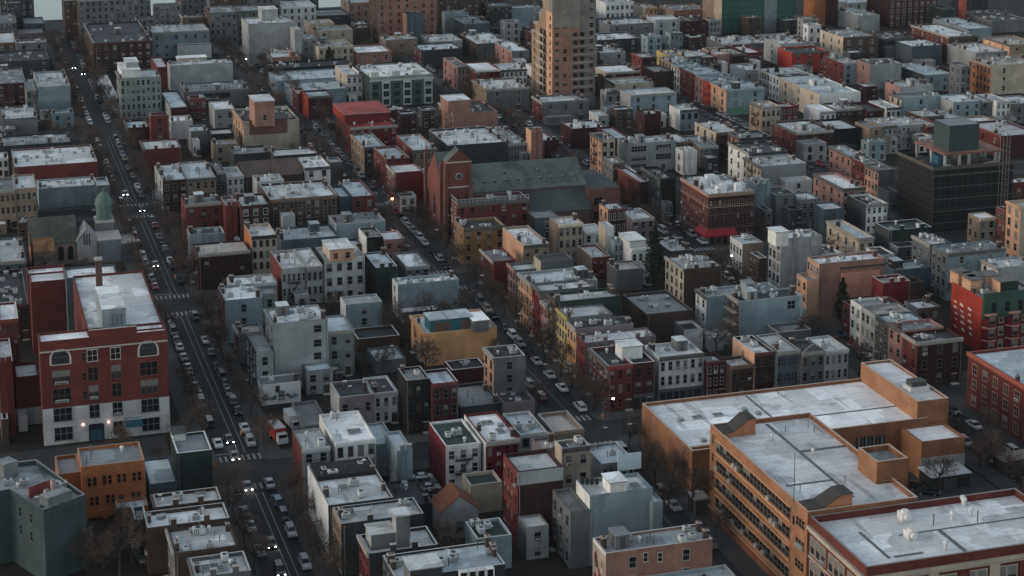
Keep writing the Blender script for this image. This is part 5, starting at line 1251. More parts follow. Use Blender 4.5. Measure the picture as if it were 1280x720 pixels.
@ex
def ex_redmural(r, root, ctr, b, rng):
    L = b['u1'] - b['u0']; D = b['v1'] - b['v0']; wpaint = plain((.6,.55,.5)); m = MB()
    for px, py in ((1194,378),(1194,385),(1195,393),(1195,400),(1194,409),(1202,383),(1202,390),(1203,397),(1203,405),(1204,414),(1212,388),(1212,395),(1212,403),(1213,412),(1213,419)):
        v, z = lx(b, px, py); y = v - ctr[1]; w = rng.uniform(.5, 1.0)
        m.face([(b['u0'] - ctr[0] - .03, y - w, z), (b['u0'] - ctr[0] - .03, y + w, z + .15), (b['u0'] - ctr[0] - .03, y + w * .6, z + rng.uniform(.4, .9)), (b['u0'] - ctr[0] - .03, y - w * .8, z + .45)][::-1], wpaint)
    put('painted_marks', m.mesh('painted_marks'), root)
    zt = b['z1']; m = MB(); m.box(-L/2 + .1, -.5, zt - 5, L/2, -.0, zt + 1.2, surf('plaster', (.045,.085,.07))); put('mansard', m.mesh('mansard'), root)
    bb = dict(b); bb['v0'] -= .5
    for k in range(6): window(root, ctr, bb, 'f', b['u0'] + 3 + k * 3.6, zt - 3.6, 1.3, 2.4, (.04,.07,.06), pane=0)
    for k in range(3):
        x = -L/2 + 2.2 + k * 6.4; m = MB(); P = [(x - 1.9, 0), (x - 1.1, -1.3), (x + 1.1, -1.3), (x + 1.9, 0)]
        m.prism(P, .2, zt - 5.1, wallm('cm')); 
        for z in (3.4, 6.6, 9.8): m.prism([(a * 1.0 + (a - x) * .06, c * 1.08) for a, c in P], z - .2, z + .15, surf('plaster', (.5,.25,.2)))
        put('bay', m.mesh('bay'), root); bb2 = dict(b); bb2['v0'] -= 1.3
        for z in (1, 4.3, 7.4): window(root, ctr, bb2, 'f', ctr[0] + x, z, 1.5, 1.9, (.25,.12,.1), pane=1)
        for z in (1, 4.3, 7.4): window(root, ctr, b, 'f', ctr[0] + x + 3.2, z, 1.1, 1.9, (.45,.4,.35), pane=1)
    for px, py, w, c in ((1186,344,3.5,'pc'),(1203,352,3,'pc'),(1222,346,4,'lg'),(1242,345,4,'pc'),(1262,352,5,'gn')):
        u, v = g(px, py, zt + 2.6); m = MB(); m.box(-w/2, 0, -3.2, w/2, 4, 0, wallm(c), left=wallm('pc')); m.box(-w/2 - .15, -.15, 0, w/2 + .15, 4.15, .2, plain((.12,.11,.1))); put('rooftop_room', m.mesh('rooftop_room'), root, (max(u - ctr[0], -L/2 + w/2 + .3), max(v - ctr[1], .8), zt + 2.6))  # left sides painted peach for the warm low sun
@ex
def ex_greenbase(r, root, ctr, b, rng): fpanel(root, ctr, b, 'green_base', 909, 132, 955, 142, plain((.12,.24,.17)), .1)
@ex
def ex_archblock(r, root, ctr, b, rng):
    cs = (.3,.2,.16); st_ = plain(cs, .8); L = b['u1'] - b['u0']; D = b['v1'] - b['v0']; z1 = b['z1']
    nf = 6; fh = (z1 - 2.2) / nf
    for f in range(nf):
        for face, n, a0, S in (('f', 10, b['u0'], L), ('l', 9, b['v0'], D)):
            for k in range(n):
                if f == 0: continue
                c = a0 + S * (k + .5) / n
                window(root, ctr, b, face, c, f * fh + .9, S / n * .42, fh * .6, (.34,.24,.2) if f == nf - 1 else (.14,.07,.06), 'arch' if f == nf - 1 else 'sash')
    for z in (fh + .1, fh * 2 + .1, fh * 4, fh * 5 + .1, z1 - 1.0):
        st2 = st_ if z > fh * 4.5 else plain((.13,.075,.06), .8); m = MB(); m.box(-L/2 - .15, -.15, z, L/2, 0, z + .3, st2); m.box(-L/2 - .15, 0, z, -L/2, D, z + .3, st2); put('string_course', m.mesh('string_course'), root)
    cornice(root, ctr, b, 'f', cs); cornice(root, ctr, b, 'l', cs)
    m = MB(); red = plain((.26,.018,.03), .7); 
    q = [(-L/2 - 1.9, -2.2), (L/2 * .72, -2.2)]
    m.face([(-L/2 - .02, 0, 4.4), (L * .08, 0, 4.4), (L * .08, -2.2, 3.0), (-L/2 - 1.9, -2.2, 3.0)][::-1], red); m.face([(-L/2 - .02, 0, 4.4), (-L/2 - 1.9, -2.2, 3.0), (-L/2 - 1.9, D * .3, 3.0), (-L/2, D * .3, 4.4)][::-1], red)
    m.face([(-L/2 - 1.9, -2.2, 3.0), (L * .08, -2.2, 3.0), (L * .08, -2.2, 2.5), (-L/2 - 1.9, -2.2, 2.5)], red); m.face([(-L/2 - 1.9, -2.2, 3.0), (-L/2 - 1.9, D * .3, 3.0), (-L/2 - 1.9, D * .3, 2.5), (-L/2 - 1.9, -2.2, 2.5)], red); put('awning', m.mesh('awning'), root)
    for face in 'fl':
        m = MB(); S = L if face == 'f' else D; m.box(.3, -.08, .3, S - .3, 0, 2.7, plain((.05,.05,.05)), front=glassm(1))
        for k in range(int(S / 2)): m.box(k * 2 + .2, -.2, 0, k * 2 + .5, 0, 3, st_)
        put('shop_front', m.mesh('shop_front'), root, (-L/2, 0, 0) if face == 'f' else (-L/2, D, 0), 0 if face == 'f' else -math.pi / 2)
    for k in range(9):
        s = rng.uniform(1.4, 3); m = MB(); m.box(-s/2, -s*.4, 0, s/2, s*.4, rng.uniform(1, 2.4), plain((.6,.62,.62))); put('air_handler', m.mesh('air_handler'), root, (rng.uniform(-L/2 + 2.5, L/2 - 2), rng.uniform(2, D - 2), z1 - .7))
@ex
def ex_scaffold(r, root, ctr, b, rng):
    L = b['u1'] - b['u0']; D = b['v1'] - b['v0']; z1 = b['z1']; h = z1
    pipe = plain((.045,.043,.042), .6); m = MB()
    for k in range(15): x = -L/2 - .3 + (L + .5) * k / 14; m.tube((x, -.5, 0), (x, -.5, h + 1), .06, .06, pipe, 5)
    for k in range(13): y = -.5 + (D + .4) * k / 12; m.tube((-L/2 - .5, y, 0), (-L/2 - .5, y, h + 1), .06, .06, pipe, 5)
    for k in range(10): z = 1 + h * k / 9.5; m.tube((-L/2 - .5, -.5, z), (L/2 + .2, -.5, z), .05, .05, pipe, 5); m.tube((-L/2 - .5, -.5, z), (-L/2 - .5, D, z), .05, .05, pipe, 5)
    put('scaffold', m.mesh('scaffold'), root)
    net = surf('plaster', (.012,.014,.015)); m = MB()
    for k in range(6):
        x0 = -L/2 - .4 + (L + .5) * k / 6; m.box(x0 + .1, -.4 - .05 * (k % 2), .5, x0 + (L + .5) / 6 - .1, -.36, h - .3 * (k % 3), net)
    put('debris_netting', m.mesh('debris_netting'), root)
    slab = plain((.2,.09,.065), .8); con = plain((.3,.29,.28), .8); zt = h + 3.6
    m = MB(); m.box(-L/2 + 4.5, 2.4, zt, L/2 - 2, D - 1, zt + .5, con, front=slab, left=slab, top=surf('roof', (.3,.17,.13))); put('top_slab', m.mesh('top_slab'), root)
    for x in (-L/2 + 5.2, -L/2 + 10, 0, 9, L/2 - 3):
        for y in (3, D * .5, D - 1.8):
            m = MB(); m.box(x - .35, y - .35, h - .6, x + .35, y + .35, zt, con); put('column', m.mesh('column'), root)
    m = MB(); m.box(-L/2 + 3.5, 4, h - .55, -L/2 + 7, 8, zt - .5, plain((.02,.07,.11))); put('blue_tarp_wall', m.mesh('blue_tarp_wall'), root)
    u, v = g(1186, 190, zt + .5); u2 = g(1225, 188, zt + .5)[0]; m = MB(); m.box(u - ctr[0], v - ctr[1], zt + .5, u2 - ctr[0], v + 9 - ctr[1], zt + 8.5, plain((.036,.056,.06)), top=plain((.2,.22,.23))); put('core_box', m.mesh('core_box'), root)
    m = MB(); z = h + .05; m.box(-L/2 - .6, -.7, z, L/2 + .3, -.55, z + 1.1, plain((.07,.06,.055))); m.box(-L/2 - .7, -.7, z, -L/2 - .55, D, z + 1.1, plain((.07,.06,.055))); put('edge_barrier', m.mesh('edge_barrier'), root)
    m = MB(); hx = L/2 - 5
    for x, y in ((hx, -2.4), (hx + 2.2, -2.4), (hx, -.8), (hx + 2.2, -.8)): m.tube((x, y, 0), (x, y, h + 9), .1, .1, plain((.16,.15,.14)), 5)
    for k in range(16): z = k * (h + 8) / 16; m.tube((hx, -2.4, z), (hx + 2.2, -2.4, z + 1.6), .06, .06, plain((.16,.15,.14)), 4); m.tube((hx, -2.4, z), (hx + 2.2, -2.4, z), .06, .06, plain((.16,.15,.14)), 4)
    put('hoist_tower', m.mesh('hoist_tower'), root)
    for k in range(5):
        z = 2.5 + k * h / 5.2; m = MB(); m.box(-L/2 - .55, -.62, z, L/2 + .1, -.44, z + rng.uniform(.2, .5), plain((.075,.07,.068))); put('scaffold_deck', m.mesh('scaffold_deck'), root)
    for k in range(14):
        m = MB(); s = rng.uniform(.5, 1.6); m.box(-s, -s * .5, 0, s, s * .5, rng.uniform(.4, 1.6), plain(rng.choice([(.25,.2,.15), (.3,.3,.3), (.1,.1,.1), (.35,.2,.1)]))); put('material_stack', m.mesh('material_stack'), root, (rng.uniform(-L/2 + 2, L/2 - 2), rng.uniform(1, 3) if k % 2 else rng.uniform(3, D - 3), h - .5))
@ex
def ex_tower(r, root, ctr, b, rng):
    L = b['u1'] - b['u0']; D = 8.0; b['v1'] = b['v0'] + D; z1 = b['z1']; bk = surf('brick', (.25,.17,.12)); gyb = surf('plaster', (.21,.19,.17))
    m = MB(); m.box(L/2, 1.2, -.3, L/2 + 6.8, D - 2, z1 - 1, gyb, top=roofm('G')); put('wing', m.mesh('wing'), root); foot(b['u1'], b['v0'] + 1.2, b['u1'] + 6.8, b['v1'] - 2, z1)
    # stepped rear shoulders
    for k, (zh, dd) in enumerate(((42, 4), (36.5, 4.5), (32, 4.5), (28, 5))):
        y0 = D + sum((4, 4.5, 4.5, 5)[:k]); m = MB(); m.box(-L/2, y0, -.3, L/2 + 5, y0 + dd, zh, bk, top=roofm('T')); m.box(-L/2 - .2, y0 + .1, zh, L/2 + 5.1, y0 + dd + .2, zh + .5, plain((.3,.26,.23))); put('stepped_wing', m.mesh('stepped_wing'), root)
    Dt = D + 19; fh = 3.2
    m = MB(); m.box(-L/2 - .06, -.06, 33, L/2 + .02, .0, z1 - .1, gyb); m.box(-L/2 - .06, 0, 39, -L/2, D, z1 - .1, gyb); put('grey_upper_wall', m.mesh('grey_upper_wall'), root)
    slab = plain((.3,.265,.235), .8)
    key = []
    for f in range(19):
        z = 6 + f * fh
        if z > 46: break
        for c in (b['u0'] + 1.9, b['u0'] + 5.2) if f % 3 else (b['u0'] + 1.9,): window(root, ctr, b, 'f', c, z + .9, 1.5, 1.6, (.28,.15,.09), pane=rng.choice((0,1,3)))
        if z < 29:
            m = MB(); m.box(0, -1.5, 0, 7.5, 0, .22, slab); m.box(0, -1.5, .22, 7.5, -1.42, 1.0, plain((.2,.17,.15))); put('balcony', m.mesh('balcony'), root, (L/2 - 3.4, 0, z))
            if 'tb' not in CACHE: q = MB(); q.box(-2.3, -.04, 0, -.4, 0, 2.1, glassm(1)); q.box(.6, -.04, 0, 2.2, 0, 2.1, glassm(0)); CACHE['tb'] = q.mesh('balcony_door')
            put('balcony_door', CACHE['tb'], root, (L/2 - 3.2 + 2.7, -.03, z + .3))
            m = MB(); m.box(0, -1.6, 0, 9, 0, .22, slab); m.box(0, -1.6, .22, 9, -1.5, 1.1, slab); put('balcony', m.mesh('balcony'), root, (-L/2, 15.5, z), -math.pi / 2)
            m = MB(); m.box(.5, -.05, .3, 3, 0, 2.5, glassm(0)); m.box(4.6, -.05, .3, 7.6, 0, 2.5, glassm(1)); put('balcony_door', m.mesh('balcony_door'), root, (-L/2, 15.3, z), -math.pi / 2)
        bb = dict(b); window(root, ctr, bb, 'l', b['v0'] + 2.5, z + .9, 1.3, 1.6, (.28,.15,.09)); window(root, ctr, bb, 'l', b['v0'] + 22, z + .9, 1.3, 1.6, (.28,.15,.09))
        bb['v0'] += 1.2; window(root, ctr, bb, 'f', b['u1'] + 5.2, z + .9, 1.5, 1.6, (.2,.18,.16))
@ex
def ex_glass(r, root, ctr, b, rng):
    L = b['u1'] - b['u0']; D = b['v1'] - b['v0']; z1 = b['z1']; gl = None
    m_, n, bs = nt('green_glass', .18, .6); bs.inputs['Base Color'].default_value = (.025,.1,.08,1)
    fr = plain((.05,.085,.075), .5)
    for a, c in ((0, .57), (.74, .98)):
        m = MB(); x0, x1 = -L/2 + L * a, -L/2 + L * c; m.box(x0, -.12, 1, x1, 0, z1, m_)
        k = 0; x = x0
        while x < x1: m.box(x - .12, -.35, 1, x + .12, -.1, z1, fr); x += 2.3
        z = 2
        while z < z1: m.box(x0, -.3, z - .2, x1, -.1, z + .2, fr); z += 3.2
        put('curtain_wall', m.mesh('curtain_wall'), root)
    m = MB(); m.box(-L/2 + L * .57, -.5, -.3, -L/2 + L * .74, 0, z1, surf('plaster', (.2,.21,.225))); put('pier', m.mesh('pier'), root)
    m = MB(); m.box(-L/2 - .4, -.3, 0, -L/2 + .02, D * .4, z1, surf('plaster', (.4,.31,.24))); put('pier', m.mesh('pier'), root)
# ---------------------------------------------------------------- the ground, streets, water
def c3(u): return 566.5 - (u - 53) * .105
STREETS = [('long avenue', 48.8, 57.8, 44.8, 63.4), ('church street', 122.0, 130.6, 118.6, 134.6), ('awning street', 199.0, 208.0, 195.0, 211.9), ('row street', 276.0, 284.0, 272.5, 287.5)]
def wpoly(P, z): return [W(u, v, z) for u, v in P]
def sheet(name, P, z, m, kind='structure'):
    b = MB(); b.face(wpoly(P, z), m); o = put(name, b.mesh(name)); o['kind'] = kind; return o
def ground():
    asph = surf('asphalt', (.022,.025,.028), .8, .3)
    sheet('ground', [(-1400, -60), (2200, -60), (2200, 956), (-1400, 956)], -.03, surf('ground', (.04,.037,.034), .95, .1))
    for n, a, b, *_ in STREETS: sheet('road', [(a - .3, 200), (b + .3, 200), (b + .3, 950), (a - .3, 950)], .004, asph)
    for v0, v1 in ((350, 359.5), (464, 473), (678, 687)): sheet('road', [(-120, v0 - .3), (420, v0 - .3), (420, v1 + .3), (-120, v1 + .3)], .008, asph)
    sheet('road', [(-120, c3(-120) - 4.8), (420, c3(420) - 4.8), (420, c3(420) + 4.8), (-120, c3(-120) + 4.8)], .012, asph)
    pave = surf('asphalt', (.06,.06,.059), .9, .2); yard = surf('ground', (.03,.027,.023), .95, .1)
    US = [(-120, 48.8), (57.8, 122), (130.6, 199), (208, 276), (284, 420)]
    VS = [(lambda u: 200, lambda u: 350), (lambda u: 359.5, lambda u: 464), (lambda u: 473, lambda u: c3(u) - 4.5), (lambda u: c3(u) + 4.5, lambda u: 678), (lambda u: 687, lambda u: 954)]
    for ua, ub in US:
        for fa, fb in VS:
            r = 1.6; P = [(ua + r, fa(ua)), (ub - r, fa(ub)), (ub, fa(ub) + r), (ub, fb(ub) - r), (ub - r, fb(ub)), (ua + r, fb(ua)), (ua, fb(ua) - r), (ua, fa(ua) + r)]
            b = MB(); Q = wpoly(P, 0); b.prism([(p[0], p[1]) for p in Q], -.05, .13, pave); o = put('pavement', b.mesh('pavement')); o['kind'] = 'structure'
            k = 4.4; sheet('yard_ground', [(ua + k, fa(ua) + k), (ub - k, fa(ub) + k), (ub - k, fb(ub) - k), (ua + k, fb(ua) - k)], .14, yard)
    m_, n, bs = nt('water_surface', .12, .5); bs.inputs['Base Color'].default_value = (.02,.03,.035,1)
    tx = n.nodes.new('ShaderNodeTexNoise'); tx.inputs['Scale'].default_value = .08; tx.inputs['Detail'].default_value = 5; bp = n.nodes.new('ShaderNodeBump'); bp.inputs['Strength'].default_value = .04; bp.inputs['Distance'].default_value = 1
    tc = n.nodes.new('ShaderNodeTexCoord'); mp = n.nodes.new('ShaderNodeMapping'); mp.inputs['Scale'].default_value = (.4, 2.2, 1); n.links.new(tc.outputs['Object'], mp.inputs[0]); n.links.new(mp.outputs[0], tx.inputs['Vector']); n.links.new(tx.outputs[0], bp.inputs['Height']); n.links.new(bp.outputs[0], bs.inputs['Normal'])
    sheet('water', [(-1400, 954), (2200, 954), (2200, 2350), (-1400, 2350)], -.4, m_)
    # painted markings
    wp = surf('asphalt', (.27,.27,.26), .85, .2); b = MB()
    def rect(u0, v0, u1, v1): b.face(wpoly([(u0, v0), (u1, v0), (u1, v1), (u0, v1)], .022), wp)
    for va, vb in ((285, 344), (365, 459), (478, 556), (578, 675)):
        for u in (53.55, 54.95): rect(u - .07, va, u + .07, vb)
    for va, vb in ((290, 344), (365, 459), (478, 530)): rect(126.2, va, 126.32, vb)
    for s, a0, a1, *_ in STREETS[:3]:
        for v in (345.8, 361, 459.6, 474.5, c3(a0) - 8.5, c3(a0) + 5.8):
            k = a0 + .4
            while k < a1 - .3: rect(k, v, k + .55, v + 3); k += 1.15
    for v in (344.2, 365.2, 458, 478.6): rect(48.9, v, 53.4, v + .35)
    o = put('road_markings', b.mesh('road_markings')); o['kind'] = 'structure'
    # far shore road markings kept plain; paved school court
    sheet('school_court', [(g(1120, 655)[0], 292), (194, 292), (194, 326), (g(1120, 655)[0], 326)], .15, surf('asphalt', (.05,.053,.056), .85, .2)); sheet('school_yard', [(-30, 350), (40, 362), (40, 379), (-30, 379)], .15, surf('asphalt', (.05,.052,.055), .85, .2))
# ---------------------------------------------------------------- names for what stands near by
CUT = [' with ', ' beside ', ' behind ', ' below ', ' facing ', ' at ', ' in ', ' by ', ' joined ', ' on ', ' above ', ' between ', ' standing ', ' attached ', ' under ', ' near ', ' where ', ' next to', ' from ', ' closing ', ' before ', ' covered ', ' touching', ' wedged', ' squeezed', ' crowded', ' stepped', ' left of', ' right of', ' beyond', ' farthest', ' nearest', ' of the', ' beneath', ' to the', ' joining', ' house joined', ' seat']
def short(l):
    k = len(l)
    for c in CUT:
        i = l.find(c)
        if 0 < i < k: k = i
    return l[:k]
def index_names():
    from collections import Counter
    S = [(short(r['label']), b) for r in RECS for b in r['boxes'][:1]] + [(short(t.label), b) for t in THINGS for b in (t.boxes[:2] or [dict(u0=t.c[0] - 8, u1=t.c[0] + 8, v0=t.c[1], v1=t.c[1] + 14)])]
    n = Counter(s for s, _ in {(s, r) for s, r in [(short(r['label']), r['i']) for r in RECS]})
    return [(s, b) for s, b in S if n[s] <= 1 and 3 <= len(s.split()) <= 6]
def near(u, v):
    best = None
    for s, b in NAMES:
        du = max(b['u0'] - u, 0, u - b['u1']); dv = max(b['v0'] - v, 0, v - b['v1']); d = math.hypot(du, dv)
        if best is None or d < best[0]: best = (d, s)
    return best[1]
ORD = ['', 'second', 'third', 'fourth', 'fifth', 'sixth', 'seventh', 'eighth', 'ninth', 'tenth']
SEENL = {}
def unique(lab):
    """the first keeps its plain label, later ones going away from the camera count up"""
    n = SEENL.get(lab, 0); SEENL[lab] = n + 1
    return lab if n == 0 else '%s %s' % (ORD[min(n, 9)], lab)
# ---------------------------------------------------------------- cars
CARC = dict(white=(.6,.6,.6), silver=(.33,.34,.35), grey=(.14,.145,.15), black=(.015,.015,.017), blue=(.04,.07,.13), red=(.2,.02,.02), beige=(.3,.26,.2))
def car_meshes():
    out = {}
    tyre = plain((.012,.012,.013), .8); rim = plain((.3,.3,.31), .4); gl = glassm(0)
    def wheel():
        m = MB(); m.tube((-.11,0,0), (.11,0,0), .33, .33, tyre, 14); m.tube((-.125,0,0), (.125,0,0), .2, .2, rim, 10); return m.mesh('wheel')
    out['wheel'] = wheel()
    m = MB(); m.box(-.2,-.03,-.09,.2,.03,.09, plain((.6,.6,.6), .2)); out['headlight'] = m.mesh('headlight')
    m = MB(); m.lathe([(0,-.02),(.17,0),(0,.09)], emit('headlamp_glow', (1,.95,.85), 30), 10); out['lit'] = m.mesh('headlight')
    m = MB(); m.box(-.18,-.03,-.09,.18,.03,.09, plain((.25,.01,.01), .3)); out['tail'] = m.mesh('tail_light')
    shapes = {  # (y, z) lower body outline, cabin: (y0,y1 at belt),(y0,y1 at roof), roof z
     'sedan': ([(-2.25,.32),(2.25,.32),(2.3,.6),(2.2,.82),(1.2,.95),(-1.35,.95),(-2.05,.9),(-2.28,.7)], (-1.25,1.35), (-.55,.75), .94, 1.43),
     'suv': ([(-2.3,.38),(2.3,.38),(2.35,.75),(2.25,.98),(1.1,1.08),(-1.35,1.08),(-2.2,1.0),(-2.34,.8)], (-1.2,2.2), (-.6,1.95), 1.06, 1.72),
     'van': ([(-2.5,.38),(2.5,.38),(2.55,.9),(2.5,1.15),(1.0,1.15),(-1.8,1.15),(-2.45,1.0),(-2.55,.8)], (-1.75,2.48), (-1.0,2.4), 1.13, 2.05)}
    for k, (P, bl, rf, zb, zr) in shapes.items():
        for cn, cc in CARC.items():
            pm, n, bs = nt('car_paint', .25, .5, .0) if ('paint', cn) not in MATS else (MATS[('paint', cn)], None, None)
            if bs: bs.inputs['Base Color'].default_value = (*cc, 1); bs.inputs['Coat Weight'].default_value = .5; MATS[('paint', cn)] = pm
            m = MB(); w = .89; wi = .8
            n_ = len(P)
            L = [(-w if .35 < z < .9 else -wi, y, z) for y, z in P]; R = [(-x, y, z) for x, y, z in L]
            m.face(L, pm); m.face(R[::-1], pm)
            for i in range(n_): m.face([L[i], L[(i+1) % n_], R[(i+1) % n_], R[i]], pm)
            tw = .62; ro = [(-tw, rf[0]), (tw, rf[0]), (tw, rf[1]), (-tw, rf[1])]
            m.face([(x, y, zr) for x, y in ro], pm); m.face([(x * 1.02, y * 1.0, zr - .07) for x, y in ro][::-1], pm)
            for i in range(4): a, b_ = ro[i], ro[(i+1) % 4]; m.face([(a[0] * 1.02, a[1], zr - .07), (b_[0] * 1.02, b_[1], zr - .07), (*b_, zr), (*a, zr)], pm)
            for sx in (-1, 1):
                for t in (0, .5, 1): yb_, yr = bl[0] + (bl[1] - bl[0]) * t, rf[0] + (rf[1] - rf[0]) * t; m.tube((sx * .77, yb_, zb), (sx * tw, yr, zr - .03), .045, .045, pm, 4)
            out[(k, cn)] = m.mesh('body')
        m = MB(); lo = [(-.76, bl[0]), (.76, bl[0]), (.76, bl[1]), (-.76, bl[1])]; tw = .615; hi = [(-tw, rf[0]), (tw, rf[0]), (tw, rf[1]), (-tw, rf[1])]
        for i in range(4): j = (i + 1) % 4; m.face([(*lo[i], zb), (*lo[j], zb), (*hi[j], zr - .06), (*hi[i], zr - .06)], gl)
        out[(k, 'glass')] = m.mesh('windows')
    return out
CARN = [0]
def car(u, v, kind, col, lab, group, flip=False, lit=False, rz=0.0):
    r = empty('parked_car' if not lit else 'driven_car', u, v, AZ + (math.pi if flip else 0) + rz, .024); tag(r, lab, kind if kind != 'sedan' else 'car', group); CARN[0] += 1
    put('body', CM[(kind, col)], r); put('windows', CM[(kind, 'glass')], r)
    for x in (-.8, .8):
        for y in (-1.4, 1.42): put('wheel', CM['wheel'], r, (x, y, .33))
        put('headlight', CM['lit' if lit else 'headlight'], r, (x * .78, -2.3 if kind != 'van' else -2.5, .7)); put('tail_light', CM['tail'], r, (x * .82, 2.26 if kind != 'van' else 2.5, .75))
TAKEN = []
def traffic():
    rng = random.Random(11)
    lanes = {'long avenue': (50.0, 56.8), 'church street': (123.1, 129.5), 'awning street': (200.1, 206.9), 'row street': (277, 283)}
    # moving cars on the avenue with lit lamps, from the photo
    for px, py, k, c in ((309,611,'sedan','silver'), (338,682,'sedan','black'), (331,719,'suv','black'), (286,552,'sedan','black'), (293,573,'sedan','grey'), (156,244,'sedan','grey'), (177,264,'sedan','black'), (92,86,'sedan','grey'), (194,333,'sedan','grey'), (113,93,'suv','black')):
        u, v = g(px, py); u = min(max(u, 51.9), 55.2); TAKEN.append((u, v, 4))
        car(u, v, k, c, unique('%s %s driving down the long avenue, headlamps lit, by the %s' % (c, 'car' if k == 'sedan' else k, near(u, v))), 'cars driving on the long avenue', lit=True)
    for px, py, k, c in ((310,661,'sedan','white'), (322,692,'sedan','silver'), (287,540,'sedan','white'), (254,428,'sedan','white'), (362,668,'suv','silver'), (378,708,'suv','silver'), (340,607,'sedan','silver'), (1105,466,'sedan','white'), (672,473,'sedan','silver'), (700,488,'sedan','white'), (714,513,'suv','white'), (733,515,'sedan','black'), (517,291,'suv','silver'), (1203,536,'sedan','white'), (1254,570,'suv','white'), (1247,585,'sedan','silver'), (823,244,'sedan','white'), (852,634,'sedan','silver')):
        u, v = g(px, py); s = min(lanes, key=lambda q: min(abs(u - l) for l in lanes[q])); u = min(lanes[s], key=lambda l: abs(u - l))
        if any(abs(u - a) < 2.2 and abs(v - b) < 5.4 for a, b, _ in TAKEN): continue
        TAKEN.append((u, v, 4)); car(u, v, k, c, unique('%s %s parked on the %s by the %s' % (c, 'car' if k == 'sedan' else k, s, near(u, v))), 'cars parked along the ' + s, flip=rng.random() < .3)
    for s, ls in lanes.items():
        for u in ls:
            v = 287 + rng.random() * 4
            while v < 900:
                v += rng.uniform(5.3, 7.6) if rng.random() < .8 else rng.uniform(9, 16)
                cr = [350, 359.5, 464, 473, c3(u) - 4.5, c3(u) + 4.5, 678, 687]
                if any(cr[i] - 7 < v < cr[i+1] + 7 for i in range(0, 8, 2)): continue
                if any(abs(u - a) < 2.2 and abs(v - b) < 5.4 for a, b, _ in TAKEN): continue
                if CARN[0] > 270 or not seen(u, v, 1.2, 10): continue
                k = rng.choices(('sedan', 'suv', 'van'), (5, 4, .7))[0]; c = rng.choices(list(CARC), (3, 3, 4, 5, 1.4, .7, .5))[0]
                TAKEN.append((u, v, 4)); car(u + rng.uniform(-.12, .12), v, k, c, unique('%s %s parked on the %s by the %s' % (c, 'car' if k == 'sedan' else k, s, near(u, v))), 'cars parked along the ' + s, flip=rng.random() < .4)
    # yard between the black garage and the gabled house; school court
    for k, (px, py, kd, c) in enumerate(((527,600,'sedan','white'), (531,606,'suv','grey'), (536,613,'sedan','silver'), (540,621,'sedan','black'), (546,628,'sedan','grey'))):
        u, v = g(px, py); car(u, v, kd, c, unique('%s %s parked in the yard by the small white gabled house' % (c, 'car' if kd == 'sedan' else kd)), 'cars parked in the yard', rz=1.5)
    for k, (px, py, kd, c) in enumerate(((1160,618,'sedan','black'), (1150,612,'suv','black'))):
        u, v = g(px, py); car(u, v, kd, c, unique('%s %s parked in the court of the orange brick school' % (c, 'car' if kd == 'sedan' else kd)), 'cars parked in the school court', rz=1.0)
def truck(px, py, lab, cab, box, boxlen=6.0, rz=0.0):
    u, v = g(px, py); r = empty('delivery_truck', u, v, AZ + rz, .14); tag(r, lab, 'truck', 'trucks by the workshop'); 
    m = MB(); cm_ = plain(cab, .35); m.prism([(-1.05,-3.4),(1.05,-3.4),(1.05,-1.7),(-1.05,-1.7)], .6, 1.7, cm_); m.box(-1, -3.1, 1.7, 1, -1.75, 2.6, cm_); put('cab', m.mesh('cab'), r)
    m = MB(); m.face([(-.9,-3.12,1.75),(.9,-3.12,1.75),(.9,-3.11,2.45),(-.9,-3.11,2.45)], glassm(0)); put('windscreen', m.mesh('windscreen'), r)
    m = MB(); bm_ = plain(box, .5); m.box(-1.2, -1.5, .9, 1.2, boxlen - 1.5, 3.3, bm_); m.box(-1.22, -1.52, 3.3, 1.22, boxlen - 1.48, 3.38, plain((.4,.4,.4))); put('cargo_box', m.mesh('cargo_box'), r)
    m = MB(); m.box(-.9, -3.3, .45, .9, boxlen - 1.6, .75, METAL); put('chassis', m.mesh('chassis'), r)
    for x in (-.95, .95):
        for y in (-2.6, boxlen - 3): put('wheel', CM['wheel'], r, (x, y, .45), 0, (1.6, 1.35, 1.35))
        put('headlight', CM['headlight'], r, (x * .8, -3.42, .9))
# ---------------------------------------------------------------- trees
def tree_mesh(seed, h, spread):
    rng = random.Random(seed); tr, cr = MB(), MB(); bark = surf('bark', (.06,.047,.04), .95, .1); twig = surf('bark', (.1,.075,.062), .95, .1)
    def grow(p, d, L, r, lev):
        d = d / np.linalg.norm(d); q = p + d * L * .55 + np.array([rng.gauss(0, .06 * L) for _ in range(3)]); e = q + (d + np.array([rng.gauss(0, .18), rng.gauss(0, .18), .12])) * L * .45
        M = tr if lev == 0 else cr; mt = bark if lev < 2 else twig
        M.tube(p, q, r, r * .82, mt, 6 if lev == 0 else 4 if lev == 1 else 3, False); M.tube(q, e, r * .82, r * .62, mt, 6 if lev == 0 else 4 if lev == 1 else 3, False)
        if lev == 4: return
        n = (6, 5, 5, 4)[lev]
        for k in range(n):
            t = rng.uniform(.35, 1) if lev else rng.uniform(.6, 1); s = q + (e - q) * max(0, (t - .55) / .45) if t > .55 else p + (q - p) * t / .55
            a = rng.uniform(0, 6.28); tilt = rng.uniform(.5, 1.05) if lev else rng.uniform(.4, .85); x = np.cross(d, (0.3, .5, .8)); x /= np.linalg.norm(x); y = np.cross(d, x)
            nd = d * math.cos(tilt) + (x * math.cos(a) + y * math.sin(a)) * math.sin(tilt) * spread
            grow(s, nd, L * rng.uniform(.55, .78), max(r * .52, .026), lev + 1)
    grow(np.array((0, 0, 0.)), np.array((0, 0, 1.)), h * .42, .2, 0)
    return tr.mesh('trunk'), cr.mesh('crown')
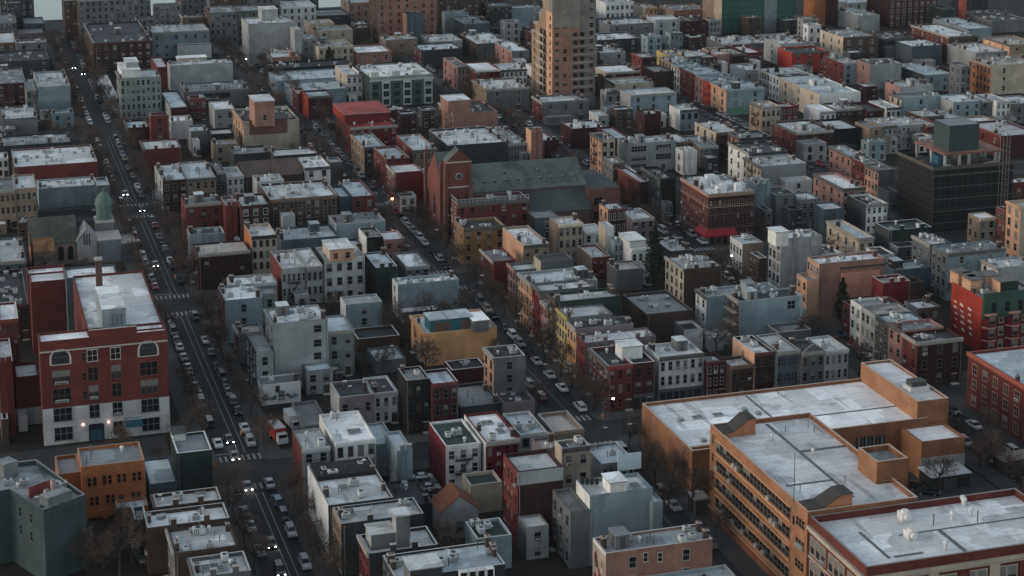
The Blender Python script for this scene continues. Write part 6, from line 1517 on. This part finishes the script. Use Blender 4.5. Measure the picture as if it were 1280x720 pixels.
def evergreen_mesh(seed, h, rad):
    rng = random.Random(seed); tr, cr = MB(), MB(); tr.tube((0,0,0), (0,0,h * .95), .2, .03, surf('bark', (.06,.045,.035)), 6)
    ms = [surf('plain', c, .9, .1) for c in ((.02,.032,.022), (.03,.045,.03), (.015,.024,.018))]
    for k in range(1500):
        t = rng.random() ** .8; z = h * (.1 + .9 * t); R = rad * (1 - t) ** .75 * rng.uniform(.35, 1.1) * (1 + .2 * math.sin(t * 25)); a = rng.uniform(0, 6.28); x, y = R * math.cos(a), R * math.sin(a); s = rng.uniform(.15, .45)
        n = np.array([rng.gauss(0, 1) for _ in range(3)]); b = np.cross(n, (0.2, .4, .9)); b /= np.linalg.norm(b) + 1e-6; c = np.cross(n, b); c /= np.linalg.norm(c) + 1e-6; p = np.array((x, y, z))
        cr.face([p + b * s, p + c * s * .5, p - b * s, p - c * s * .5], rng.choice(ms))
    return tr.mesh('trunk'), cr.mesh('crown')
def trees():
    rng = random.Random(21); TM = [tree_mesh(s, h, sp) for s, h, sp in ((1, 9.5, 1), (2, 8, 1.15), (3, 10.5, .9), (4, 7, 1.2), (5, 9, 1.05))]; EM = [evergreen_mesh(s, h, r) for s, h, r in ((1, 12, 2.6), (2, 9, 2.4))]
    N = [0]
    def place(u, v, lab, group, ever=False, s=None):
        ms = rng.choice(EM if ever else TM); r = empty('evergreen_tree' if ever else 'bare_tree', u, v, rng.uniform(0, 6.28), .1); s = s or rng.uniform(.8, 1.2); r.scale = (s, s, s)
        tag(r, lab, 'tree', group); put('trunk', ms[0], r); put('crown', ms[1], r); N[0] += 1
    for px, py, s in ((818,356,1.35), (412,88,1.15), (826,112,.9), (942,108,.9), (970,118,1), (1052,405,1.0), (568,250,.7), (1006,305,.7), (1026,122,.6)):
        u, v = g(px, py); place(u, v, unique('dark evergreen tree by the %s' % near(u, v)), 'dark evergreen trees', True, s)
    for px, py, s in ((445,440,1.1),(500,425,1.2),(520,428,1.1),(893,450,1.25),(905,430,1.3),(885,418,1.1),(478,470,.9),(700,690,1.2),(665,700,1.2),(715,712,1.1),(130,712,1.1),(165,705,1.2),(150,720,1.2),(110,716,1),(820,610,1.1),(836,640,1.0),(930,690,1.1),(70,180,1),(95,172,1),(60,170,.9),(1040,330,1.1),(1065,322,1.2),(960,110,1),(1010,140,.9),(690,70,.9),(730,72,1),(560,115,1),(590,130,1.1),(640,52,1),(505,45,1),(460,70,1.1),(540,300,1),(560,305,1.1),(548,290,1.2),(1235,560,1),(1262,545,1.1),(1225,585,1)):
        u, v = g(px, py)
        if np.any((OCC[:, 0] - .5 < u) & (u < OCC[:, 3] + .5) & (OCC[:, 1] - .5 < v) & (v < OCC[:, 4] + .5)): continue
        place(u, v, unique('bare winter tree by the %s' % near(u, v)), 'bare winter trees in yards', s=s)
    for nm, a, b, sa_, sb_ in STREETS:
        for u in (a - 1.2, b + 1.3):
            v = 286 + rng.random() * 6
            while v < 880:
                v += rng.uniform(7, 13)
                cr = [350, 359.5, 464, 473, c3(u) - 4.5, c3(u) + 4.5, 678, 687]
                if any(cr[i] - 4 < v < cr[i+1] + 4 for i in range(0, 8, 2)) or N[0] > 230: continue
                if u < 50 and 360 < v < 440 and rng.random() < .5: continue
                if (seen(u, v, 6.5, 10) or seen(u, v, 4, 10)): place(u, v, unique('bare tree on the %s kerb by the %s' % (nm, near(u, v))), 'bare street trees along the ' + nm)
    k = 0
    while k < 900 and N[0] < 285:
        k += 1; py = rng.uniform(40, 720); px = rng.uniform(0, 1280); u, v = g(px, py)
        if v > 900 or any(s[3] - .5 < u < s[4] + .5 for s in STREETS) or any(abs(v - q) < 9 for q in (355, 468, c3(u), 682, 794)): continue
        if np.any((OCC[:, 0] - 1.6 < u) & (u < OCC[:, 3] + 1.6) & (OCC[:, 1] - 1.6 < v) & (v < OCC[:, 4] + 1.6)): continue
        if not seen(u, v, 6.5, 5, CAMS[:1]): continue
        place(u, v, unique('bare winter tree by the %s' % near(u, v)), 'bare winter trees in yards', s=rng.uniform(.65, 1.1))
    return N[0]
# ---------------------------------------------------------------- lamps, signals, people, sheds
def lamps():
    rng = random.Random(5); pole = plain((.1,.105,.105), .5)
    def lamp(u, v, side, lab, lit=None, h=8.5):
        r = empty('street_lamp', u, v, z=.13); tag(r, lab, 'street lamp', 'street lamps'); m = MB(); m.tube((0,0,0), (0,0,.8), .16, .12, pole, 8); m.tube((0,0,.8), (0,0,h - 1), .09, .07, pole, 8); put('pole', m.mesh('pole'), r)
        m = MB(); P = [(0, h - 1), (side * .5, h - .25), (side * 1.3, h), (side * 2.2, h + .05)]
        for a, b in zip(P, P[1:]): m.tube((a[0], 0, a[1]), (b[0], 0, b[1]), .055, .05, pole, 6)
        put('arm', m.mesh('arm'), r); m = MB(); m.box(side * 2.2 - .4, -.16, h - .08, side * 2.2 + .4, .16, h + .1, plain((.4,.41,.41))); put('lamp_head', m.mesh('lamp_head'), r)
        if lit: m = MB(); m.lathe([(0, -.3), (.24, -.1), (.24, .05), (0, .1)], emit('lamp_glow_%d' % int(lit[0][1] * 10), lit[0], lit[1]), 10, (side * 2.2, 0)); put('lamp_bulb', m.mesh('lamp_bulb'), r, (0, 0, h - .08))
    for px, py, c, e in ((453,206,(1,.9,.75),40), (780,240,(1,.85,.7),40), (914,336,(1,.9,.8),30), (766,522,(1,.9,.8),30), (396,300,(1,.95,.85),12), (308,80,(1,.95,.85),20)):
        u, v = g(px, py + 12); lamp(u - 2.2, v, 1, unique('lit street lamp by the %s' % near(u, v)), (c, e), 6.5)
    for nm, a, b, *_ in STREETS[:3]:
        for v in (300, 334, 372, 408, 446, 486, 522, 598, 640):
            for u, s in ((a - .6, 1), (b + .6, -1)):
                if (v + int(u)) % 2 and seen(u, v, 7, 0): lamp(u, v + rng.uniform(-3, 3), s, unique('unlit street lamp on the %s by the %s' % (nm, near(u, v))))
    for u, v, t in ((57.0, 362.5, 'long avenue'), (49.4, 347.5, 'long avenue'), (131.2, 349, 'church street'), (57.6, 476, 'long avenue'), (131.0, 537, 'church street')):
        r = empty('traffic_signal', u + .8, v, z=.13); tag(r, 'traffic signal on its arm over the %s by the %s' % (t, near(u + .8, v)), 'traffic light', 'traffic signals')
        m = MB(); m.tube((0,0,0), (0,0,5.6), .11, .09, pole, 8); m.tube((0,0,5.4), (-4, 0, 5.9), .07, .05, pole, 6); put('pole', m.mesh('pole'), r); m = MB(); m.box(-4.2, -.15, 4.9, -3.85, .15, 5.9, plain((.25,.2,.04))); put('signal_head', m.mesh('signal_head'), r)
        lit = v == 537
        m = MB(); m.lathe([(0, -.25), (.35 if lit else .13, -.1), (0, .1)], emit('signal_glow', (1,.35,.12), 60) if lit else emit('signal_red', (.5,.04,.03), .5), 10); put('signal_lens', m.mesh('signal_lens'), r, (-4.02, -.2, 5.65))
def person(px, py, shirt, trousers, lab):
    u, v = g(px, py); r = empty('person', u, v, random.uniform(0, 6.28), .13); tag(r, lab, 'person', 'people on the pavements')
    V = [(0,0,.95), (0,0,1.2), (0,.01,1.42), (0,0,1.55), (0,-.02,1.68), (.1,0,.9), (.12,-.12,.5), (.12,-.05,.06), (-.1,0,.9), (-.12,.14,.5), (-.12,.22,.08), (.2,0,1.38), (.25,.08,1.1), (.25,-.05,.86), (-.2,0,1.38), (-.25,-.08,1.1), (-.24,-.16,.88), (.13,-.2,.03), (-.12,.1,.04)]
    E = [(0,1),(1,2),(2,3),(3,4),(0,5),(5,6),(6,7),(0,8),(8,9),(9,10),(2,11),(11,12),(12,13),(2,14),(14,15),(15,16),(7,17),(10,18)]
    R = [.15,.15,.16,.06,.11,.1,.07,.05,.1,.07,.05,.07,.05,.04,.07,.05,.04,.045,.045]
    me = bpy.data.meshes.new('person'); me.from_pydata(V, E, []); o = bpy.data.objects.new('body', me); COL.objects.link(o); o.parent = r
    sk = o.modifiers.new('skin', 'SKIN'); o.modifiers.new('sub', 'SUBSURF').levels = 1
    for i, x in enumerate(R): me.skin_vertices[0].data[i].radius = (x, x * .8)
    me.skin_vertices[0].data[0].use_root = True; me.materials.append(plain(trousers, .9))
    m = MB(); m.lathe([(.02, .86), (.2, .88), (.19, 1.1), (.21, 1.35), (.17, 1.46), (.07, 1.52)], plain(shirt, .9), 12); put('coat', m.mesh('coat'), r)
    m = MB(); m.lathe([(0, 1.82), (.07, 1.81), (.11, 1.73), (.1, 1.68)], plain((.03,.02,.018), .9), 12); put('hair', m.mesh('hair'), r)
def small_things():
    u, v = g(1188, 612); r = empty('shed', u, v); tag(r, 'black shed with a pale flat roof in the school court', 'shed'); m = MB(); m.box(-4.2, 0, 0, 4.2, 5, 3, plain((.025,.027,.028))); put('wall', m.mesh('wall'), r); m = MB(); m.box(-4.5, -.3, 3, 4.5, 5.3, 3.2, plain((.5,.51,.5))); put('roof', m.mesh('roof'), r); m = MB(); m.box(-1.4, -.05, 0, 1.4, 0, 2.3, plain((.06,.06,.06))); put('door', m.mesh('door'), r)
    u, v = g(1276, 592); r = empty('shed', u, v); tag(r, 'black roadside shed with a tan roof at the right edge', 'shed'); m = MB(); m.box(-4, 0, 0, 4, 4, 3, plain((.03,.03,.03))); put('wall', m.mesh('wall'), r); m = MB(); m.box(-4.2, -.2, 3, 4.2, 4.2, 3.2, plain((.38,.34,.3))); put('roof', m.mesh('roof'), r)
    truck(348, 552, 'white cabbed truck with a red side parked beside the bare red side wall', (.55,.55,.53), (.3,.03,.03), 5.2, .15); truck(367, 536, 'pale box truck parked behind the red sided truck', (.4,.4,.4), (.42,.42,.41), 5.0, .1)
    u, v = g(1202, 32); r = empty('brick_chimney', u, v); tag(r, 'tall red brick factory chimney at the skyline', 'chimney'); m = MB(); m.lathe([(2.2, 0), (1.6, 24)], surf('brick', (.3,.075,.055)), 14); put('shaft', m.mesh('shaft'), r); m = MB(); m.lathe([(2.0, 24), (2.0, 25), (1.3, 25)], STONE, 14); put('cap', m.mesh('cap'), r)
    for px, py, a, b, l in ((270,440,(.03,.03,.035),(.02,.02,.025),'person in dark clothes walking on the avenue pavement by the white parked car'), (285,431,(.2,.05,.05),(.03,.03,.05),'person in a reddish coat walking by the small red brick fronted house'), (776,523,(.05,.05,.06),(.03,.03,.03),'person in a grey coat at the corner below the red corner house'), (360,640,(.06,.05,.05),(.02,.02,.025),'person in brown standing on the avenue pavement beside the white side wall')): person(px, py, a, b, l)
    # board fences in the bare yards
    for px, py, L, a, l in ((452,436,14,0,'dark board fence in front of the long low brown shed'), (560,478,12,0,'short board fence behind the low grey roofed garage'), (455,470,10,1.57,'grey board fence beside the lilac grey house yard'), (610,640,9,0,'dark board fence by the small white gabled house'), (905,440,12,.0,'board fence under the bare trees by the pale blue house'), (1170,600,16,1.2,'dark fence round the school court')):
        u, v = g(px, py); m = MB(); w = surf('bark', (.07,.055,.045)); n = int(L / .25)
        for k in range(n): m.box(k * .25, -.02, 0, k * .25 + .22, .02, 1.7 + .05 * (k % 2), w)
        m.box(0, .02, .4, L, .07, .5, w); m.box(0, .02, 1.3, L, .07, 1.4, w); o = put('wooden_fence', m.mesh('wooden_fence'), None, W(u, v, .14), AZ + a); tag(o, l, 'fence')
# ---------------------------------------------------------------- assemble
for _n in range(3): _k = resolve()
print('overlaps left', _k)
make_occ()
THINGS = customs()
rear_extensions()
NAMES = index_names(); infill()
for r in RECS: build(r)
ground()
CM = car_meshes(); traffic(); print('cars', CARN[0])
print('trees', trees()); lamps(); small_things()
# ---------------------------------------------------------------- light and camera
SUN_EL, SUN_U, SUN_V = math.radians(13), -1.0, .04          # low sun beyond the left, along the cross streets
dx, dy, _ = W(SUN_U, SUN_V); q = math.hypot(dx, dy); dx, dy = dx / q, dy / q
w = bpy.data.worlds.new('World'); SC.world = w; w.use_nodes = True; n = w.node_tree
sky = n.nodes.new('ShaderNodeTexSky'); sky.sky_type = 'NISHITA'; sky.sun_disc = False; sky.sun_elevation = SUN_EL; sky.sun_rotation = math.atan2(dx, dy); sky.altitude = 50; sky.air_density = 1.0; sky.dust_density = DUST; sky.ozone_density = OZ
tint = n.nodes.new('ShaderNodeMix'); tint.data_type = 'RGBA'; tint.blend_type = 'MULTIPLY'; tint.inputs[0].default_value = 1; tint.inputs[7].default_value = (.985, 1.01, .975, 1); hsv = n.nodes.new('ShaderNodeHueSaturation'); hsv.inputs['Saturation'].default_value = .52; n.links.new(sky.outputs[0], hsv.inputs['Color']); n.links.new(hsv.outputs[0], tint.inputs[6]); n.links.new(tint.outputs[2], n.nodes['Background'].inputs[0]); n.nodes['Background'].inputs[1].default_value = SKY
L = bpy.data.lights.new('sun', 'SUN'); L.energy = SUN; L.angle = math.radians(SUNANG); L.color = (1, .7, .5); lo = bpy.data.objects.new('sun', L); COL.objects.link(lo)
from mathutils import Vector
lo.rotation_euler = Vector((dx * math.cos(SUN_EL), dy * math.cos(SUN_EL), math.sin(SUN_EL))).to_track_quat('Z', 'Y').to_euler()
if HAZE:
    m = MB(); m.box(-2300, -120, -2, 2300, 2400, 158, None); 
    hm = bpy.data.materials.new('haze'); hm.use_nodes = True; t = hm.node_tree; t.nodes.remove(t.nodes['Principled BSDF']); pv = t.nodes.new('ShaderNodeVolumePrincipled')
    pv.inputs['Color'].default_value = (.8,.86,.92,1); pv.inputs['Density'].default_value = HAZE; pv.inputs['Anisotropy'].default_value = 0; t.links.new(pv.outputs[0], t.nodes['Material Output'].inputs['Volume'])
    m.mats = [hm]; o = put('haze', m.mesh('haze')); o['kind'] = 'stuff'
cam = bpy.data.cameras.new('camera'); cam.sensor_width = 36; cam.lens = FOC / 1280 * 36; cam.shift_y = -300 / 1280; cam.clip_end = 6000; cam.clip_start = 1
co = bpy.data.objects.new('camera', cam); COL.objects.link(co); co.location = (0, 0, H); co.rotation_euler = (math.pi / 2 - PITCH, 0, 0); SC.camera = co
SC.view_settings.view_transform = 'Standard'; SC.view_settings.look = 'None'; SC.view_settings.exposure = EXPO; SC.view_settings.gamma = 1
SC.cycles.use_denoising = True; SC.cycles.max_bounces = 5; SC.cycles.diffuse_bounces = 3; SC.cycles.volume_bounces = 0; SC.cycles.glossy_bounces = 2
print('objects', len(SC.objects))
